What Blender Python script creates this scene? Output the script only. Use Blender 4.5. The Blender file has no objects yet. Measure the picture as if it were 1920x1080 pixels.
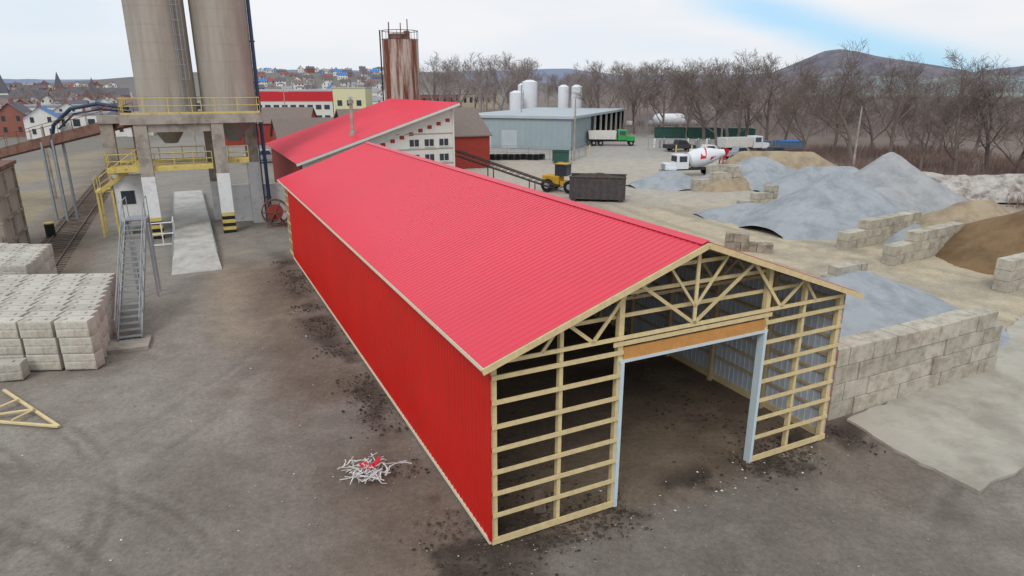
import bpy, bmesh, math, random
import numpy as np
from mathutils import Vector, Matrix
random.seed(7); np.random.seed(7)
R=math.radians
scene=bpy.context.scene
COL=scene.collection
def lin(c):
    c=c/255.0
    return c/12.92 if c<=.04045 else ((c+.055)/1.055)**2.4
def S(r,g,b): return (lin(r),lin(g),lin(b))

# ---------------------------------------------------------------- materials
def mat(name,col,rough=.8,var=.25,scale=3.0,bump=0.0,bscale=20.0,metal=0.0,spec=.3,col2=None,stretch=None,island=0.0,c2lo=.45,c2hi=.62,objrand=0.0):
    m=bpy.data.materials.new(name); m.use_nodes=True
    nt=m.node_tree; N=nt.nodes; L=nt.links
    b=N['Principled BSDF']
    b.inputs['Roughness'].default_value=rough
    b.inputs['Metallic'].default_value=metal
    b.inputs['Specular IOR Level'].default_value=spec
    tc=N.new('ShaderNodeTexCoord'); mp=N.new('ShaderNodeMapping')
    L.new(tc.outputs['Object'],mp.inputs[0])
    if stretch: mp.inputs['Scale'].default_value=stretch
    n=N.new('ShaderNodeTexNoise'); n.inputs['Scale'].default_value=scale; n.inputs['Detail'].default_value=8; n.inputs['Roughness'].default_value=.65
    L.new(mp.outputs[0],n.inputs['Vector'])
    base=N.new('ShaderNodeMix'); base.data_type='RGBA'
    base.inputs['A'].default_value=(*col,1)
    base.inputs['B'].default_value=(*(col2 if col2 else col),1)
    if col2:
        mr=N.new('ShaderNodeMapRange'); mr.inputs['From Min'].default_value=c2lo; mr.inputs['From Max'].default_value=c2hi
        n2=N.new('ShaderNodeTexNoise'); n2.inputs['Scale'].default_value=scale*.7; n2.inputs['Detail'].default_value=9; n2.inputs['Roughness'].default_value=.7
        L.new(mp.outputs[0],n2.inputs['Vector'])
        L.new(n2.outputs['Fac'],mr.inputs['Value']); L.new(mr.outputs[0],base.inputs['Factor'])
    else: base.inputs['Factor'].default_value=0
    m1=N.new('ShaderNodeMapRange'); m1.inputs['From Min'].default_value=.25; m1.inputs['From Max'].default_value=.75
    m1.inputs['To Min'].default_value=1-var; m1.inputs['To Max'].default_value=1+var
    L.new(n.outputs['Fac'],m1.inputs['Value'])
    hs=N.new('ShaderNodeVectorMath'); hs.operation='SCALE'
    L.new(base.outputs['Result'],hs.inputs[0]); L.new(m1.outputs[0],hs.inputs['Scale'])
    out=hs.outputs[0]
    for amt,kind in ((island,'i'),(objrand,'o')):
        if not amt: continue
        g=N.new('ShaderNodeNewGeometry' if kind=='i' else 'ShaderNodeObjectInfo'); m2=N.new('ShaderNodeMapRange')
        m2.inputs['To Min'].default_value=1-amt; m2.inputs['To Max'].default_value=1+amt
        L.new(g.outputs['Random Per Island' if kind=='i' else 'Random'],m2.inputs['Value'])
        h2=N.new('ShaderNodeVectorMath'); h2.operation='SCALE'
        L.new(out,h2.inputs[0]); L.new(m2.outputs[0],h2.inputs['Scale']); out=h2.outputs[0]
    L.new(out,b.inputs['Base Color'])
    if bump:
        bn=N.new('ShaderNodeTexNoise'); bn.inputs['Scale'].default_value=bscale; bn.inputs['Detail'].default_value=6
        L.new(tc.outputs['Object'],bn.inputs['Vector'])
        bp=N.new('ShaderNodeBump'); bp.inputs['Strength'].default_value=bump; bp.inputs['Distance'].default_value=.05
        L.new(bn.outputs['Fac'],bp.inputs['Height']); L.new(bp.outputs[0],b.inputs['Normal'])
    return m
M={}
M['roofred']=mat('roof_red_painted_sheen',(.68,.026,.060),.36,.06,.25,spec=.55)  # sky sheen is put into the base as a pinker red
M['wallred']=mat('wall_red_metal',(.60,.013,.008),.42,.10,.35,spec=.35)
M['metalback']=mat('sheet_back_grey',S(190,198,206),.6,.1,1)
M['roofback']=mat('sheet_back_painted_shade',S(124,117,113),.7,.1,1)  # darker than the grey-white sheet back; interior shade is put into the colour
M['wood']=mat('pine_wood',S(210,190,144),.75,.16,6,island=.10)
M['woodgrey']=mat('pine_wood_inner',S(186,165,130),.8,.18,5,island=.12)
M['header']=mat('laminated_orange_wood',S(194,140,80),.6,.18,5,island=.05)
M['cream']=mat('cream_trim',S(228,212,186),.6,.08,3)
M['whitetrim']=mat('white_trim',S(196,210,216),.5,.08,3)
M['concrete']=mat('weathered_concrete',S(168,160,150),.9,.18,1.2,.3,8,col2=S(132,124,114))
M['siloc']=mat('silo_concrete',S(170,163,153),.95,.10,.9,.1,5,spec=.1,col2=S(148,140,130),stretch=(1.4,1.4,.16),c2lo=.40,c2hi=.66)
M['whitepaint']=mat('white_paint',S(220,222,222),.6,.08,2,col2=S(188,186,180),c2lo=.55,c2hi=.7)
M['yellow']=mat('yellow_paint',S(204,184,108),.6,.15,3,col2=S(150,120,74),c2lo=.56,c2hi=.68)
M['black']=mat('black_paint',S(34,34,36),.6,.15,3)
M['rust']=mat('rusty_steel',S(124,92,80),.85,.25,1.5,col2=S(96,64,54))
M['sleeper']=mat('weathered_sleeper_wood',S(104,92,82),.95,.25,2,island=.2)
M['rustsilo']=mat('rust_streaked_steel',S(184,168,158),.8,.2,1.1,col2=S(114,62,42),stretch=(1.3,1.3,.12),c2lo=.45,c2hi=.58)
M['steel']=mat('galvanised_steel',S(148,152,154),.5,.15,3,metal=.3)
M['darksteel']=mat('dark_steel',S(62,62,66),.6,.2,3)
M['oldsteel']=mat('scuffed_dark_steel',S(74,72,74),.75,.3,2.5,col2=S(96,74,62),c2lo=.5,c2hi=.66)
M['bluepipe']=mat('dark_blue_pipe',S(52,68,92),.5,.15,2)
M['block']=mat('concrete_block',S(180,174,160),.95,.16,2.2,.3,9,col2=S(152,143,128),island=.13)
M['blockold']=mat('old_concrete_block',S(158,148,134),.95,.22,1.6,.4,9,col2=S(112,102,90),island=.18)
M['blockwhite']=mat('pale_stone_block',S(186,181,170),.95,.13,3,.25,12,col2=S(162,155,143),objrand=.13)
M['gravel']=mat('grey_gravel',S(160,161,162),1,.12,.8,.6,9,col2=S(142,144,146))
M['gravelblue']=mat('pale_grey_gravel',S(155,160,164),1,.12,.8,.6,9,col2=S(136,142,147))
M['sand']=mat('brown_sand',S(128,104,76),1,.16,.6,.5,5,col2=S(106,86,62))
M['tan']=mat('tan_gravel',S(162,146,122),1,.16,.8,.5,6,col2=S(138,124,104))
M['rubble']=mat('pale_rubble',S(172,166,160),1,.3,1.5,.8,3,col2=S(120,108,100))
M['pavement']=mat('concrete_pavement',S(172,167,155),.95,.14,.5,.3,8,col2=S(150,143,132))
M['bark']=mat('hazed_tree_bark',S(120,108,101),1,.2,2)  # bark lightened, distance haze is put into the colour
M['barkfar']=mat('hazed_far_bark',S(142,132,129),1,.15,.3)  # paler again than the near bark, painting haze over the far wood
M['brush']=mat('red_brown_brush',S(130,108,99),1,.3,.6)
M['glass']=mat('window_glass',S(52,60,68),.15,.1,2,spec=.6)
M['brownroof']=mat('brown_shingle_roof',S(122,110,104),.95,.14,2)
M['buildred']=mat('old_red_siding',S(146,56,48),.8,.12,1.5)
M['white']=mat('white_siding',S(210,208,202),.7,.07,1.5)
M['creamwall']=mat('cream_wall',S(210,206,168),.8,.06,1)
M['stripered']=mat('red_fascia',S(190,44,52),.6,.06,1)
M['bluegrey']=mat('blue_grey_siding',S(148,162,166),.7,.08,.6)
M['greyroof']=mat('pale_grey_roof',S(172,180,184),.8,.08,.4)
M['dark']=mat('bay_painted_shade',S(44,44,46),.9,.2,1)  # near-black colour painting the shade inside the open warehouse bay
M['tankwhite']=mat('white_tank_paint',S(218,220,224),.4,.05,.8)
M['darkgreen']=mat('dark_green_paint',S(48,84,74),.6,.15,1)
M['limegreen']=mat('bright_green_paint',S(60,150,80),.4,.08,1)
M['blue']=mat('blue_tarp',S(60,120,200),.6,.12,1)
M['tyre']=mat('tyre_rubber',S(32,32,33),.9,.2,3)
M['cat']=mat('loader_yellow',S(186,148,50),.6,.2,2)
M['truckred']=mat('vehicle_red',S(196,34,48),.35,.08,1)
M['silver']=mat('vehicle_silver',S(150,154,160),.3,.05,1,spec=.6)
M['scalec']=mat('scale_deck_concrete',S(184,182,176),.9,.12,.8,.2,6,col2=S(160,156,148))
M['soil']=mat('soil_crumb',S(72,63,56),1,.4,4,island=.4)
M['stump']=mat('weathered_stump_wood',S(112,98,86),1,.3,6)
M['chip']=mat('pale_debris',S(206,206,204),.8,.15,4,island=.2)
M['stone']=mat('loose_stone',S(144,137,128),.95,.3,4,island=.25)
M['bridge']=mat('green_bridge_steel',S(150,166,164),.7,.1,1)
M['hill']=mat('hazed_wooded_hill',S(112,108,116),1,.35,.05,0,col2=S(92,90,100))  # bluish tint paints aerial haze over the woods
M['hillfar']=mat('hazed_distant_hill',S(120,130,152),1,.12,.01)  # stronger blue, aerial haze painted into the far ridge
M['railsteel']=mat('rail_steel',S(98,86,80),.6,.2,3)
M['bluesteel']=mat('blue_tank',S(90,125,160),.6,.1,2)

# ---------------------------------------------------------------- mesh builder
class MB:
    def __init__(s): s.v=[];s.f=[];s.m=[]
    def add(s,vs,fs,mi=0):
        o=len(s.v); s.v+= [tuple(v) for v in vs]
        for f in fs: s.f.append(tuple(i+o for i in f)); s.m.append(mi)
        return s
    def box(s,x0,x1,y0,y1,z0,z1,mi=0):
        return s.add([(x0,y0,z0),(x1,y0,z0),(x1,y1,z0),(x0,y1,z0),(x0,y0,z1),(x1,y0,z1),(x1,y1,z1),(x0,y1,z1)],
          [(3,2,1,0),(4,5,6,7),(0,1,5,4),(1,2,6,5),(2,3,7,6),(3,0,4,7)],mi)
    def beam(s,p,q,w,h,mi=0,up=(0,0,1)):
        p=Vector(p);q=Vector(q);d=(q-p).normalized();u=Vector(up)
        if abs(d.dot(u))>.99: u=Vector((1,0,0))
        r=d.cross(u).normalized()*w/2; t=r.cross(d).normalized()*h/2
        vs=[p-r-t,p+r-t,p+r+t,p-r+t,q-r-t,q+r-t,q+r+t,q-r+t]
        return s.add(vs,[(0,1,2,3),(7,6,5,4),(0,4,5,1),(1,5,6,2),(2,6,7,3),(3,7,4,0)],mi)
    def cyl(s,p,q,r1,r2=None,n=16,mi=0,cap=True):
        if r2 is None:r2=r1
        p=Vector(p);q=Vector(q);d=(q-p).normalized();u=Vector((0,0,1)) if abs(d.z)<.95 else Vector((1,0,0))
        a=d.cross(u).normalized();b=a.cross(d).normalized()
        vs=[]
        for c,r in((p,r1),(q,r2)):
            for i in range(n):
                t=2*math.pi*i/n; vs.append(c+a*(math.cos(t)*r)+b*(math.sin(t)*r))
        fs=[(i,i+n,(i+1)%n+n,(i+1)%n) for i in range(n)]
        if cap: fs+=[tuple(range(n)),tuple(reversed(range(n,2*n)))]
        return s.add(vs,fs,mi)
    def tube(s,pts,r,n=6,mi=0):
        for a,b in zip(pts[:-1],pts[1:]): s.cyl(a,b,r,r,n,mi)
        return s
    def quad(s,a,b,c,d,mi=0): return s.add([a,b,c,d],[(0,1,2,3)],mi)
    def prism(s,poly,z0,z1,mi=0):
        n=len(poly)
        vs=[(x,y,z0) for x,y in poly]+[(x,y,z1) for x,y in poly]
        fs=[tuple(reversed(range(n))),tuple(range(n,2*n))]+[(i,(i+1)%n,(i+1)%n+n,i+n) for i in range(n)]
        return s.add(vs,fs,mi)
    def xprism(s,poly,x0,x1,mi=0):
        n=len(poly)
        vs=[(x0,y,z) for y,z in poly]+[(x1,y,z) for y,z in poly]
        fs=[tuple(range(n)),tuple(reversed(range(n,2*n)))]+[(i,i+n,(i+1)%n+n,(i+1)%n) for i in range(n)]
        return s.add(vs,fs,mi)
    def mesh(s,name,mats,smooth=False,bevel=0):
        me=bpy.data.meshes.new(name); me.from_pydata(s.v,[],s.f)
        for k in (mats if isinstance(mats,(list,tuple)) else [mats]): me.materials.append(M[k])
        me.polygons.foreach_set('material_index',s.m)
        bm=bmesh.new(); bm.from_mesh(me)
        if len(bm.faces)<60000: bmesh.ops.recalc_face_normals(bm,faces=bm.faces)
        if bevel: bmesh.ops.bevel(bm,geom=list(bm.edges),offset=bevel,segments=2,affect='EDGES',profile=.6)
        bm.to_mesh(me); bm.free()
        if smooth: me.polygons.foreach_set('use_smooth',[True]*len(me.polygons))
        me.update(); return me
    def obj(s,name,mats,parent=None,loc=(0,0,0),rot=0,smooth=False,bevel=0,**kw):
        o=bpy.data.objects.new(name,s.mesh(name,mats,smooth,bevel)); COL.objects.link(o)
        o.location=loc; o.rotation_euler=(0,0,rot)
        if parent: o.parent=parent
        for k,v in kw.items(): o[k]=v
        return o
def empty(name,label,cat,loc=(0,0,0),rot=0,group=None):
    o=bpy.data.objects.new(name,None); COL.objects.link(o); o.location=loc; o.rotation_euler=(0,0,rot)
    o.empty_display_size=.3
    o['label']=label;o['category']=cat
    if group:o['group']=group
    return o

# ---------------------------------------------------------------- site axes
AN=.4549
GX=Vector((math.cos(AN),math.sin(AN),0)); SX=Vector((-math.sin(AN),math.cos(AN),0))
A0=Vector((-.478,13.557,0))
W=11.5755; Ln=33.0; He=4.9; Hr=6.966; SL=(Hr-He)/(W/2)
def barn(a,b,z=0): return A0+GX*a+SX*b+Vector((0,0,z))

# ---------------------------------------------------------------- noise
def vnoise(x,y,sc,seed):
    rs=np.random.RandomState(seed); T=rs.rand(256,256)
    X=x/sc;Y=y/sc; xi=np.floor(X).astype(int);yi=np.floor(Y).astype(int)
    fx=X-xi;fy=Y-yi; fx=fx*fx*(3-2*fx);fy=fy*fy*(3-2*fy)
    g=lambda i,j:T[i%256,j%256]
    return (g(xi,yi)*(1-fx)+g(xi+1,yi)*fx)*(1-fy)+(g(xi,yi+1)*(1-fx)+g(xi+1,yi+1)*fx)*fy
def fbm(x,y,sc,seed,o=4):
    t=0;a=1;n=0
    for i in range(o):
        t=t+a*vnoise(x*math.cos(i)-y*math.sin(i),x*math.sin(i)+y*math.cos(i),sc/2**i,seed+i);n+=a;a*=.55
    return t/n
def sst(e0,e1,x):
    t=np.clip((x-e0)/(e1-e0),0,1);return t*t*(3-2*t)
def ground_h(x,y):
    x=np.asarray(x,float);y=np.asarray(y,float)
    rt=x/np.maximum(y,1)
    amp=14+14*sst(-.56,-.46,rt)*(1-sst(-.12,-.02,rt))
    return amp*sst(300,900,y)*(y>300)
# ---------------------------------------------------------------- ground
def axis(segs):
    out=[]
    for a,b,st in segs: out+=list(np.arange(a,b,st))
    return np.array(out+[segs[-1][1]])
xs=axis([(-2500,-400,150),(-400,-100,20),(-100,-45,2.5),(-45,-22,.6),(-22,18,.15),(18,50,.7),(50,120,3.5),(120,400,20),(400,2500,150)])
ys=axis([(-300,-20,40),(-20,10,3),(10,34,.15),(34,62,.45),(62,140,1.6),(140,400,13),(400,1300,45),(1300,3000,300)])
Xg,Yg=np.meshgrid(xs,ys)
Zg=ground_h(Xg,Yg)+0
la=(Xg-A0.x)*GX.x+(Yg-A0.y)*GX.y; lb=(Xg-A0.x)*SX.x+(Yg-A0.y)*SX.y
n1=fbm(Xg,Yg,6,1);n2=fbm(Xg,Yg,1.6,11);n3=fbm(Xg,Yg,25,21);n4=fbm(Xg,Yg,.7,31,2);n5=fbm(Xg,Yg,3.2,51,5)
near=(Yg<140)&(abs(Xg)<120)
Zg=Zg+np.where(near,(n2-.5)*.10+(n4-.5)*.05,0)-.05*near
C=np.zeros(Xg.shape+(3,)); C[:]=S(124,117,109)
def blend(c,w):
    global C
    w=np.clip(w,0,1)[...,None]; C=C*(1-w)+np.array(c)*w
blend(S(138,131,122),sst(.46,.64,n1)*.7)
blend(S(110,102,94),sst(.52,.66,n5)*.5)
blend(S(114,103,91),sst(.50,.68,fbm(Xg,Yg,9,77))*.5)
blend(S(150,144,136),sst(.57,.70,n2)*sst(.46,.6,n1)*.35)
blend(S(146,140,132),sst(-14,-10,la)*(1-sst(-6,-3,la))*sst(5,12,lb)*sst(.38,.6,n5)*.6)
blend(S(150,137,119),sst(-6.5,-4.5,la)*(1-sst(-2.4,-1.2,la))*sst(15,20,lb)*(1-sst(33,40,lb))*sst(.36,.54,n1)*.8)
blend(S(108,96,84),sst(-4.5,-2.5,la)*(1-sst(-.6,.0,la))*(lb>-1)*(1-sst(30,34,lb))*sst(.32,.55,n5)*.7)
blend(S(78,69,62),(1-sst(.2,1.5,np.abs(la+.7+1.8*(n1-.5))))*sst(.42,.58,n2)*(lb>-2)*(lb<34)*.9)
ins=sst(-.3,.3,la)*(1-sst(W-.3,W+.5,la))*sst(-1.2,.5,lb)*(1-sst(33,34,lb))
blend(S(122,107,91),ins*.95)
blend(S(82,71,62),ins*sst(.48,.62,n1)*.65)
blend(S(66,58,52),(1-sst(.3,1.4,np.abs(lb+.2+1.4*(n1-.5))))*(la>-1.5)*(la<W+2)*sst(.44,.58,n2)*.9)
rt=sst(12.5,14.5,la+2*(n1-.5))*sst(1.5,3,lb)
blend(S(168,156,136),rt*.9)
blend(S(182,170,146),rt*sst(.4,.65,n3))
blend(S(148,140,128),rt*sst(.48,.6,n5)*.6)
for q in(0,2.0,5.5,7.4,11,13): blend(S(146,137,120),rt*(1-sst(.25,.6,np.abs(la-24-q+2.5*np.sin(lb*.07))))*.5)
far=sst(58,66,Yg)*sst(-12,-6,Xg)
blend(S(172,165,154),far*.8)
blend(S(152,149,146),far*sst(95,110,Yg)*.7)
lft=sst(40,44,Yg)*(1-sst(-14,-12,Xg))
blend(S(140,135,128),lft*.5)
blend(S(118,106,94),(1-sst(1.5,3.5,np.abs(la+14.5)))*(lb>34)*.9)
blend(S(146,134,110),sst(-27.5,-26,la)*(1-sst(-18.5,-17,la))*sst(48,54,lb)*sst(.3,.5,n1)*.9)
blend(S(144,142,142),(1-sst(2.4,3.0,np.abs(la+30)))*(lb>20))
blend(S(122,104,96),(1-sst(3,4,np.abs(la+37)))*(lb>20)*.9)
def arc(cx,cy,r,w,x0=-99,x1=99,y0=-99,y1=99,st=.35):
    global Zg
    dd_=np.hypot(Xg-cx,Yg-cy)-r+(n1-.5)*.6
    d=np.abs(dd_)
    msk=sst(x0,x0+4,Xg)*(1-sst(x1-4,x1,Xg))*sst(y0,y0+4,Yg)*(1-sst(y1-4,y1,Yg))*sst(.32,.62,n5)
    blend(S(100,93,86),(1-sst(w*.3,w*1.1,d))*msk*st*.75)
    blend(S(144,137,128),(1-sst(w*.3,w*.9,np.abs(dd_-w*1.7)))*msk*st*.3)
    Zg=Zg-(1-sst(w*.4,w,d))*msk*.03
for r in (8.5,8.95,10.4,10.85): arc(-20.5,10.5,r,.16,x0=-22,x1=-7,y0=10,y1=24,st=.7)
for r in (31.0,32.9): arc(-42,28,r,.2,x0=-14,x1=-5,y0=15,y1=36,st=.5)
for r in (12,12.45,13.9,14.3): arc(-17,3,r,.15,x0=-22,x1=-2,y0=10,y1=20,st=.7)
for r in (12,13.8): arc(22,6,r,.2,x0=7,x1=20,y0=12,y1=20,st=.5)
blend(S(120,110,102),sst(140,170,Yg)*.9)
blend(S(116,103,96),sst(44,50,Xg+3*(n1-.5))*sst(0,5,Yg)*.95)
blend(S(120,116,108),(1-sst(-75,-70,Xg))*.9)
blend(S(108,104,106),sst(400,900,Yg)*.8)
C=C*(.93+.14*n4[...,None])
nx,ny=len(xs),len(ys)
me=bpy.data.meshes.new('ground')
vv=np.stack([Xg,Yg,Zg],-1).reshape(-1,3)
ii=np.arange(nx*ny).reshape(ny,nx)
ff=np.stack([ii[:-1,:-1],ii[:-1,1:],ii[1:,1:],ii[1:,:-1]],-1).reshape(-1,4)
me.from_pydata(vv.tolist(),[],ff.tolist())
at=me.color_attributes.new('Col','FLOAT_COLOR','POINT')
at.data.foreach_set('color',np.concatenate([C.reshape(-1,3),np.ones((nx*ny,1))],1).astype(np.float32).ravel())
me.polygons.foreach_set('use_smooth',[True]*len(me.polygons))
gm=bpy.data.materials.new('ground_dirt'); gm.use_nodes=True; nt=gm.node_tree;N=nt.nodes;L=nt.links
b=N['Principled BSDF'];b.inputs['Roughness'].default_value=.95;b.inputs['Specular IOR Level'].default_value=.2
ca=N.new('ShaderNodeVertexColor');ca.layer_name='Col'
tc=N.new('ShaderNodeTexCoord')
def NO(sc,det,ro=.6):
    n=N.new('ShaderNodeTexNoise');n.inputs['Scale'].default_value=sc;n.inputs['Detail'].default_value=det;n.inputs['Roughness'].default_value=ro
    L.new(tc.outputs['Object'],n.inputs['Vector']);return n
def MR(src,a,b2,c,d):
    n=N.new('ShaderNodeMapRange')
    for k,v in zip(('From Min','From Max','To Min','To Max'),(a,b2,c,d)): n.inputs[k].default_value=v
    L.new(src,n.inputs['Value']);return n.outputs[0]
def MUL(a,b2):
    n=N.new('ShaderNodeMath');n.operation='MULTIPLY';L.new(a,n.inputs[0]);L.new(b2,n.inputs[1]);return n.outputs[0]
f1=MR(NO(7,10,.85).outputs['Fac'],.34,.66,.72,1.3); f2=MR(NO(.9,8,.7).outputs['Fac'],.3,.7,.86,1.14)
vo=N.new('ShaderNodeTexVoronoi');vo.inputs['Scale'].default_value=8;L.new(tc.outputs['Object'],vo.inputs['Vector'])
f3=MR(vo.outputs['Distance'],0,.2,1.3,1.0)
vs=N.new('ShaderNodeVectorMath');vs.operation='SCALE';L.new(ca.outputs['Color'],vs.inputs[0]);L.new(MUL(MUL(f1,f2),f3),vs.inputs['Scale'])
L.new(vs.outputs[0],b.inputs['Base Color'])
bp=N.new('ShaderNodeBump');bp.inputs['Strength'].default_value=.6;bp.inputs['Distance'].default_value=.08
L.new(NO(4,10,.78).outputs['Fac'],bp.inputs['Height']);L.new(bp.outputs[0],b.inputs['Normal'])
me.materials.append(gm)
go=bpy.data.objects.new('ground',me);COL.objects.link(go);go['kind']='structure'

def wobble(poly,amp,seg):
    out=[]
    for i,(x,y) in enumerate(poly):
        x2,y2=poly[(i+1)%len(poly)];d=math.hypot(x2-x,y2-y);n=max(1,int(d/seg))
        for k in range(n):
            t=k/n; out.append((x+(x2-x)*t+random.uniform(-amp,amp),y+(y2-y)*t+random.uniform(-amp,amp)))
    return out
mb=MB();mb.prism(wobble([(11.3,19.9),(12.0,17.6),(12.9,15.75),(14.6,16.7),(17.5,18.2),(24,22),(33,27),(28,33),(21.5,27.2),(19.5,24.6)],.07,.35),-.1,.045)
mb.obj('pavement','pavement',kind='structure')

# ---------------------------------------------------------------- hills
def ridge(name,Y0,tab,depth,mat_,x0,x1,nzs=8,seed=3):
    n=260; X=np.linspace(x0,x1,n); us=960+X/Y0*1231.6*1.0
    crest=np.interp(us,[t[0] for t in tab],[t[1] for t in tab])
    mb=MB();vs=[]
    rows=[(0,0),(.25,.35),(.5,.7),(.75,.93),(1,1),(1.4,.8),(2,0)]
    for k,(dy,hh) in enumerate(rows):
        nz=fbm(X,np.full(n,dy*depth),nzs*8,seed)-.5
        for i in range(n):
            vs.append((X[i],Y0-depth+dy*depth+nz[i]*20,max(-1,crest[i]*hh+nz[i]*nzs*(hh>0))-1))
    fs=[]
    for k in range(len(rows)-1):
        for i in range(n-1):
            a=k*n+i; fs.append((a,a+1,a+1+n,a+n))
    mb.add(vs,fs); return mb.obj(name,mat_,smooth=False,kind='structure')
ridge('hill',780,[(-400,8),(1180,8),(1300,16),(1430,26),(1480,40),(1510,48),(1535,51),(1570,46),(1640,39),(1720,31),(1770,25),(1830,32),(1880,35),(1960,26),(2300,36),(3000,20)],160,'hill',-100,1700,6,5)
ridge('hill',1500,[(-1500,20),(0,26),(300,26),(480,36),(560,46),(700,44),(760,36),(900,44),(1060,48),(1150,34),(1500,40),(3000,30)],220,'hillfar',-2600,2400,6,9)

# ---------------------------------------------------------------- the pole barn
root=empty('pole_barn','long red metal pole barn with open wood framed gable end','barn',A0,AN)
def ribbed(p0,du,nu,dv,nrm,hr=.016):
    mb=MB();pitch=.2286;prof=[(0,0),(.165,0),(.18,hr),(.208,hr)]
    pts=[];x=0
    while x<nu:
        for a,h in prof:
            if x+a<nu: pts.append((x+a,h))
        x+=pitch
    pts.append((nu,0))
    p0=Vector(p0);du=Vector(du);dv=Vector(dv);nrm=Vector(nrm)
    vs=[p0+du*a+nrm*h for a,h in pts]+[p0+du*a+nrm*h+dv for a,h in pts]
    n=len(pts); mb.add(vs,[(i,i+1,i+1+n,i+n) for i in range(n-1)]); return mb
o=.32
zr=lambda a:He+SL*min(a,W-a)+.12
nl=Vector((-SL,0,1)).normalized()
mb=ribbed((-o,-o,zr(-o)),(0,1,0),Ln+2*o,(W/2+o,0,zr(W/2)-zr(-o)),nl);mb.obj('roof_slope','roofred',root)
nr=Vector((SL,0,1)).normalized()
mb=ribbed((W+o,-o,zr(-o)),(0,1,0),Ln+2*o,(-W/2-o,0,zr(W/2)-zr(-o)),nr);mb.obj('roof_slope','roofred',root)
mb=MB()
mb.quad((-o,-o,zr(-o)-.03),(W/2,-o,zr(W/2)-.03),(W/2,Ln+o,zr(W/2)-.03),(-o,Ln+o,zr(-o)-.03))
mb.quad((W+o,-o,zr(-o)-.03),(W/2,-o,zr(W/2)-.03),(W/2,Ln+o,zr(W/2)-.03),(W+o,Ln+o,zr(-o)-.03))
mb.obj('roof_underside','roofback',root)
mb=MB()
zt=zr(W/2)+.03
mb.quad((W/2-.22,-o-.01,zt-.22*SL+.01),(W/2,-o-.01,zt+.015),(W/2,Ln+o,zt+.015),(W/2-.22,Ln+o,zt-.22*SL+.01))
mb.quad((W/2+.22,-o-.01,zt-.22*SL+.01),(W/2,-o-.01,zt+.015),(W/2,Ln+o,zt+.015),(W/2+.22,Ln+o,zt-.22*SL+.01))
mb.obj('ridge_cap','roofred',root)
mb=ribbed((-.05,31.2,.14),(0,-1,0),31.2,(0,0,4.74),(-1,0,0));mb.obj('side_wall','wallred',root)
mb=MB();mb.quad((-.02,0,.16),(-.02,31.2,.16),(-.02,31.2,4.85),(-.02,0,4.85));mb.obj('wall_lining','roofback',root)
mb=ribbed((W+.05,0,.16),(0,1,0),31.2,(0,0,4.72),(1,0,0));mb.obj('side_wall','wallred',root)
mb=ribbed((W+.03,31.2,.10),(0,-1,0),31.2,(0,0,4.74),(-1,0,0));mb.obj('wall_lining','metalback',root)
mb=MB();mb.box(-.085,-.03,0,31.2,.03,.13);mb.obj('base_trim','cream',root)
mb=MB();mb.box(-.085,-.03,-.06,.06,.15,4.82,0);mb.obj('corner_trim','wallred',root)
mb=MB();mb.box(-o-.02,-o+.01,-o,Ln+o,zr(-o)-.11,zr(-o)-.012);mb.obj('eave_fascia','cream',root)
mb=MB();mb.box(W+o-.01,W+o+.02,-o,Ln+o,zr(-o)-.11,zr(-o)-.012);mb.obj('eave_fascia','cream',root)
mb=MB();mb.box(-o+.01,-.06,-o+.03,Ln+o,zr(-o)-.15,zr(-o)-.11);mb.obj('soffit','woodgrey',root)
for sgn in (0,1):
    for yy in (-o-.02,Ln+o-.02):
        mb=MB();e=-o-.03
        a0,a1=(e,W/2) if sgn==0 else (W-e,W/2)
        z0,z1=zr(-o)-.10,zr(W/2)-.09
        mb.beam((a0,yy,z0),(a1,yy,z1),.045,.15,0);mb.obj('rake_board','wood',root)
mb=MB()
for i in range(18):
    for sd in (0,1):
        a=.2+i*.33
        if a>W/2-.1: continue
        aa=a if sd==0 else W-a
        mb.box(aa-.02,aa+.02,-o+.03,.0,zr(a)-.13,zr(a)-.05)
mb.obj('rake_outlooker','wood',root)
def post(a,b,h,w=.15,d=.15,k='wood',nm='post'):
    mb=MB();mb.box(a-w/2,a+w/2,b-d/2,b+d/2,-.2,h);return mb.obj(nm,k,root)
yy=.09
for a in (.075,W-.075): post(a,yy,4.8)
for a in (3.54,8.46): post(a,yy,He+SL*3.5-.15)
for a in (1.85,9.95): post(a,yy,He+SL*1.85-.12,.1,.14)
nb=13
for i in range(1,nb+1):
    b_=i*2.54
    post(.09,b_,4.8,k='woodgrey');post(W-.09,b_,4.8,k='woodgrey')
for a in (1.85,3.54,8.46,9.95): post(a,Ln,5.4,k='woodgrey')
gz=[.95,1.56,2.17,2.78,3.39,4.0,4.6]
for z in gz:
    for a in (.0,W-.04):
        mb=MB();mb.box(a,a+.04,.17,Ln,z-.045,z+.045);mb.obj('wall_girt','wood' if a<1 else 'woodgrey',root)
for a in (-.015,W-.035):
    mb=MB();mb.box(a,a+.05,.17,Ln,.0,.24);mb.obj('skirt_board','wood',root)
gz2=[.82,1.42,2.02,2.62,3.22,3.84,4.45]
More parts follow.
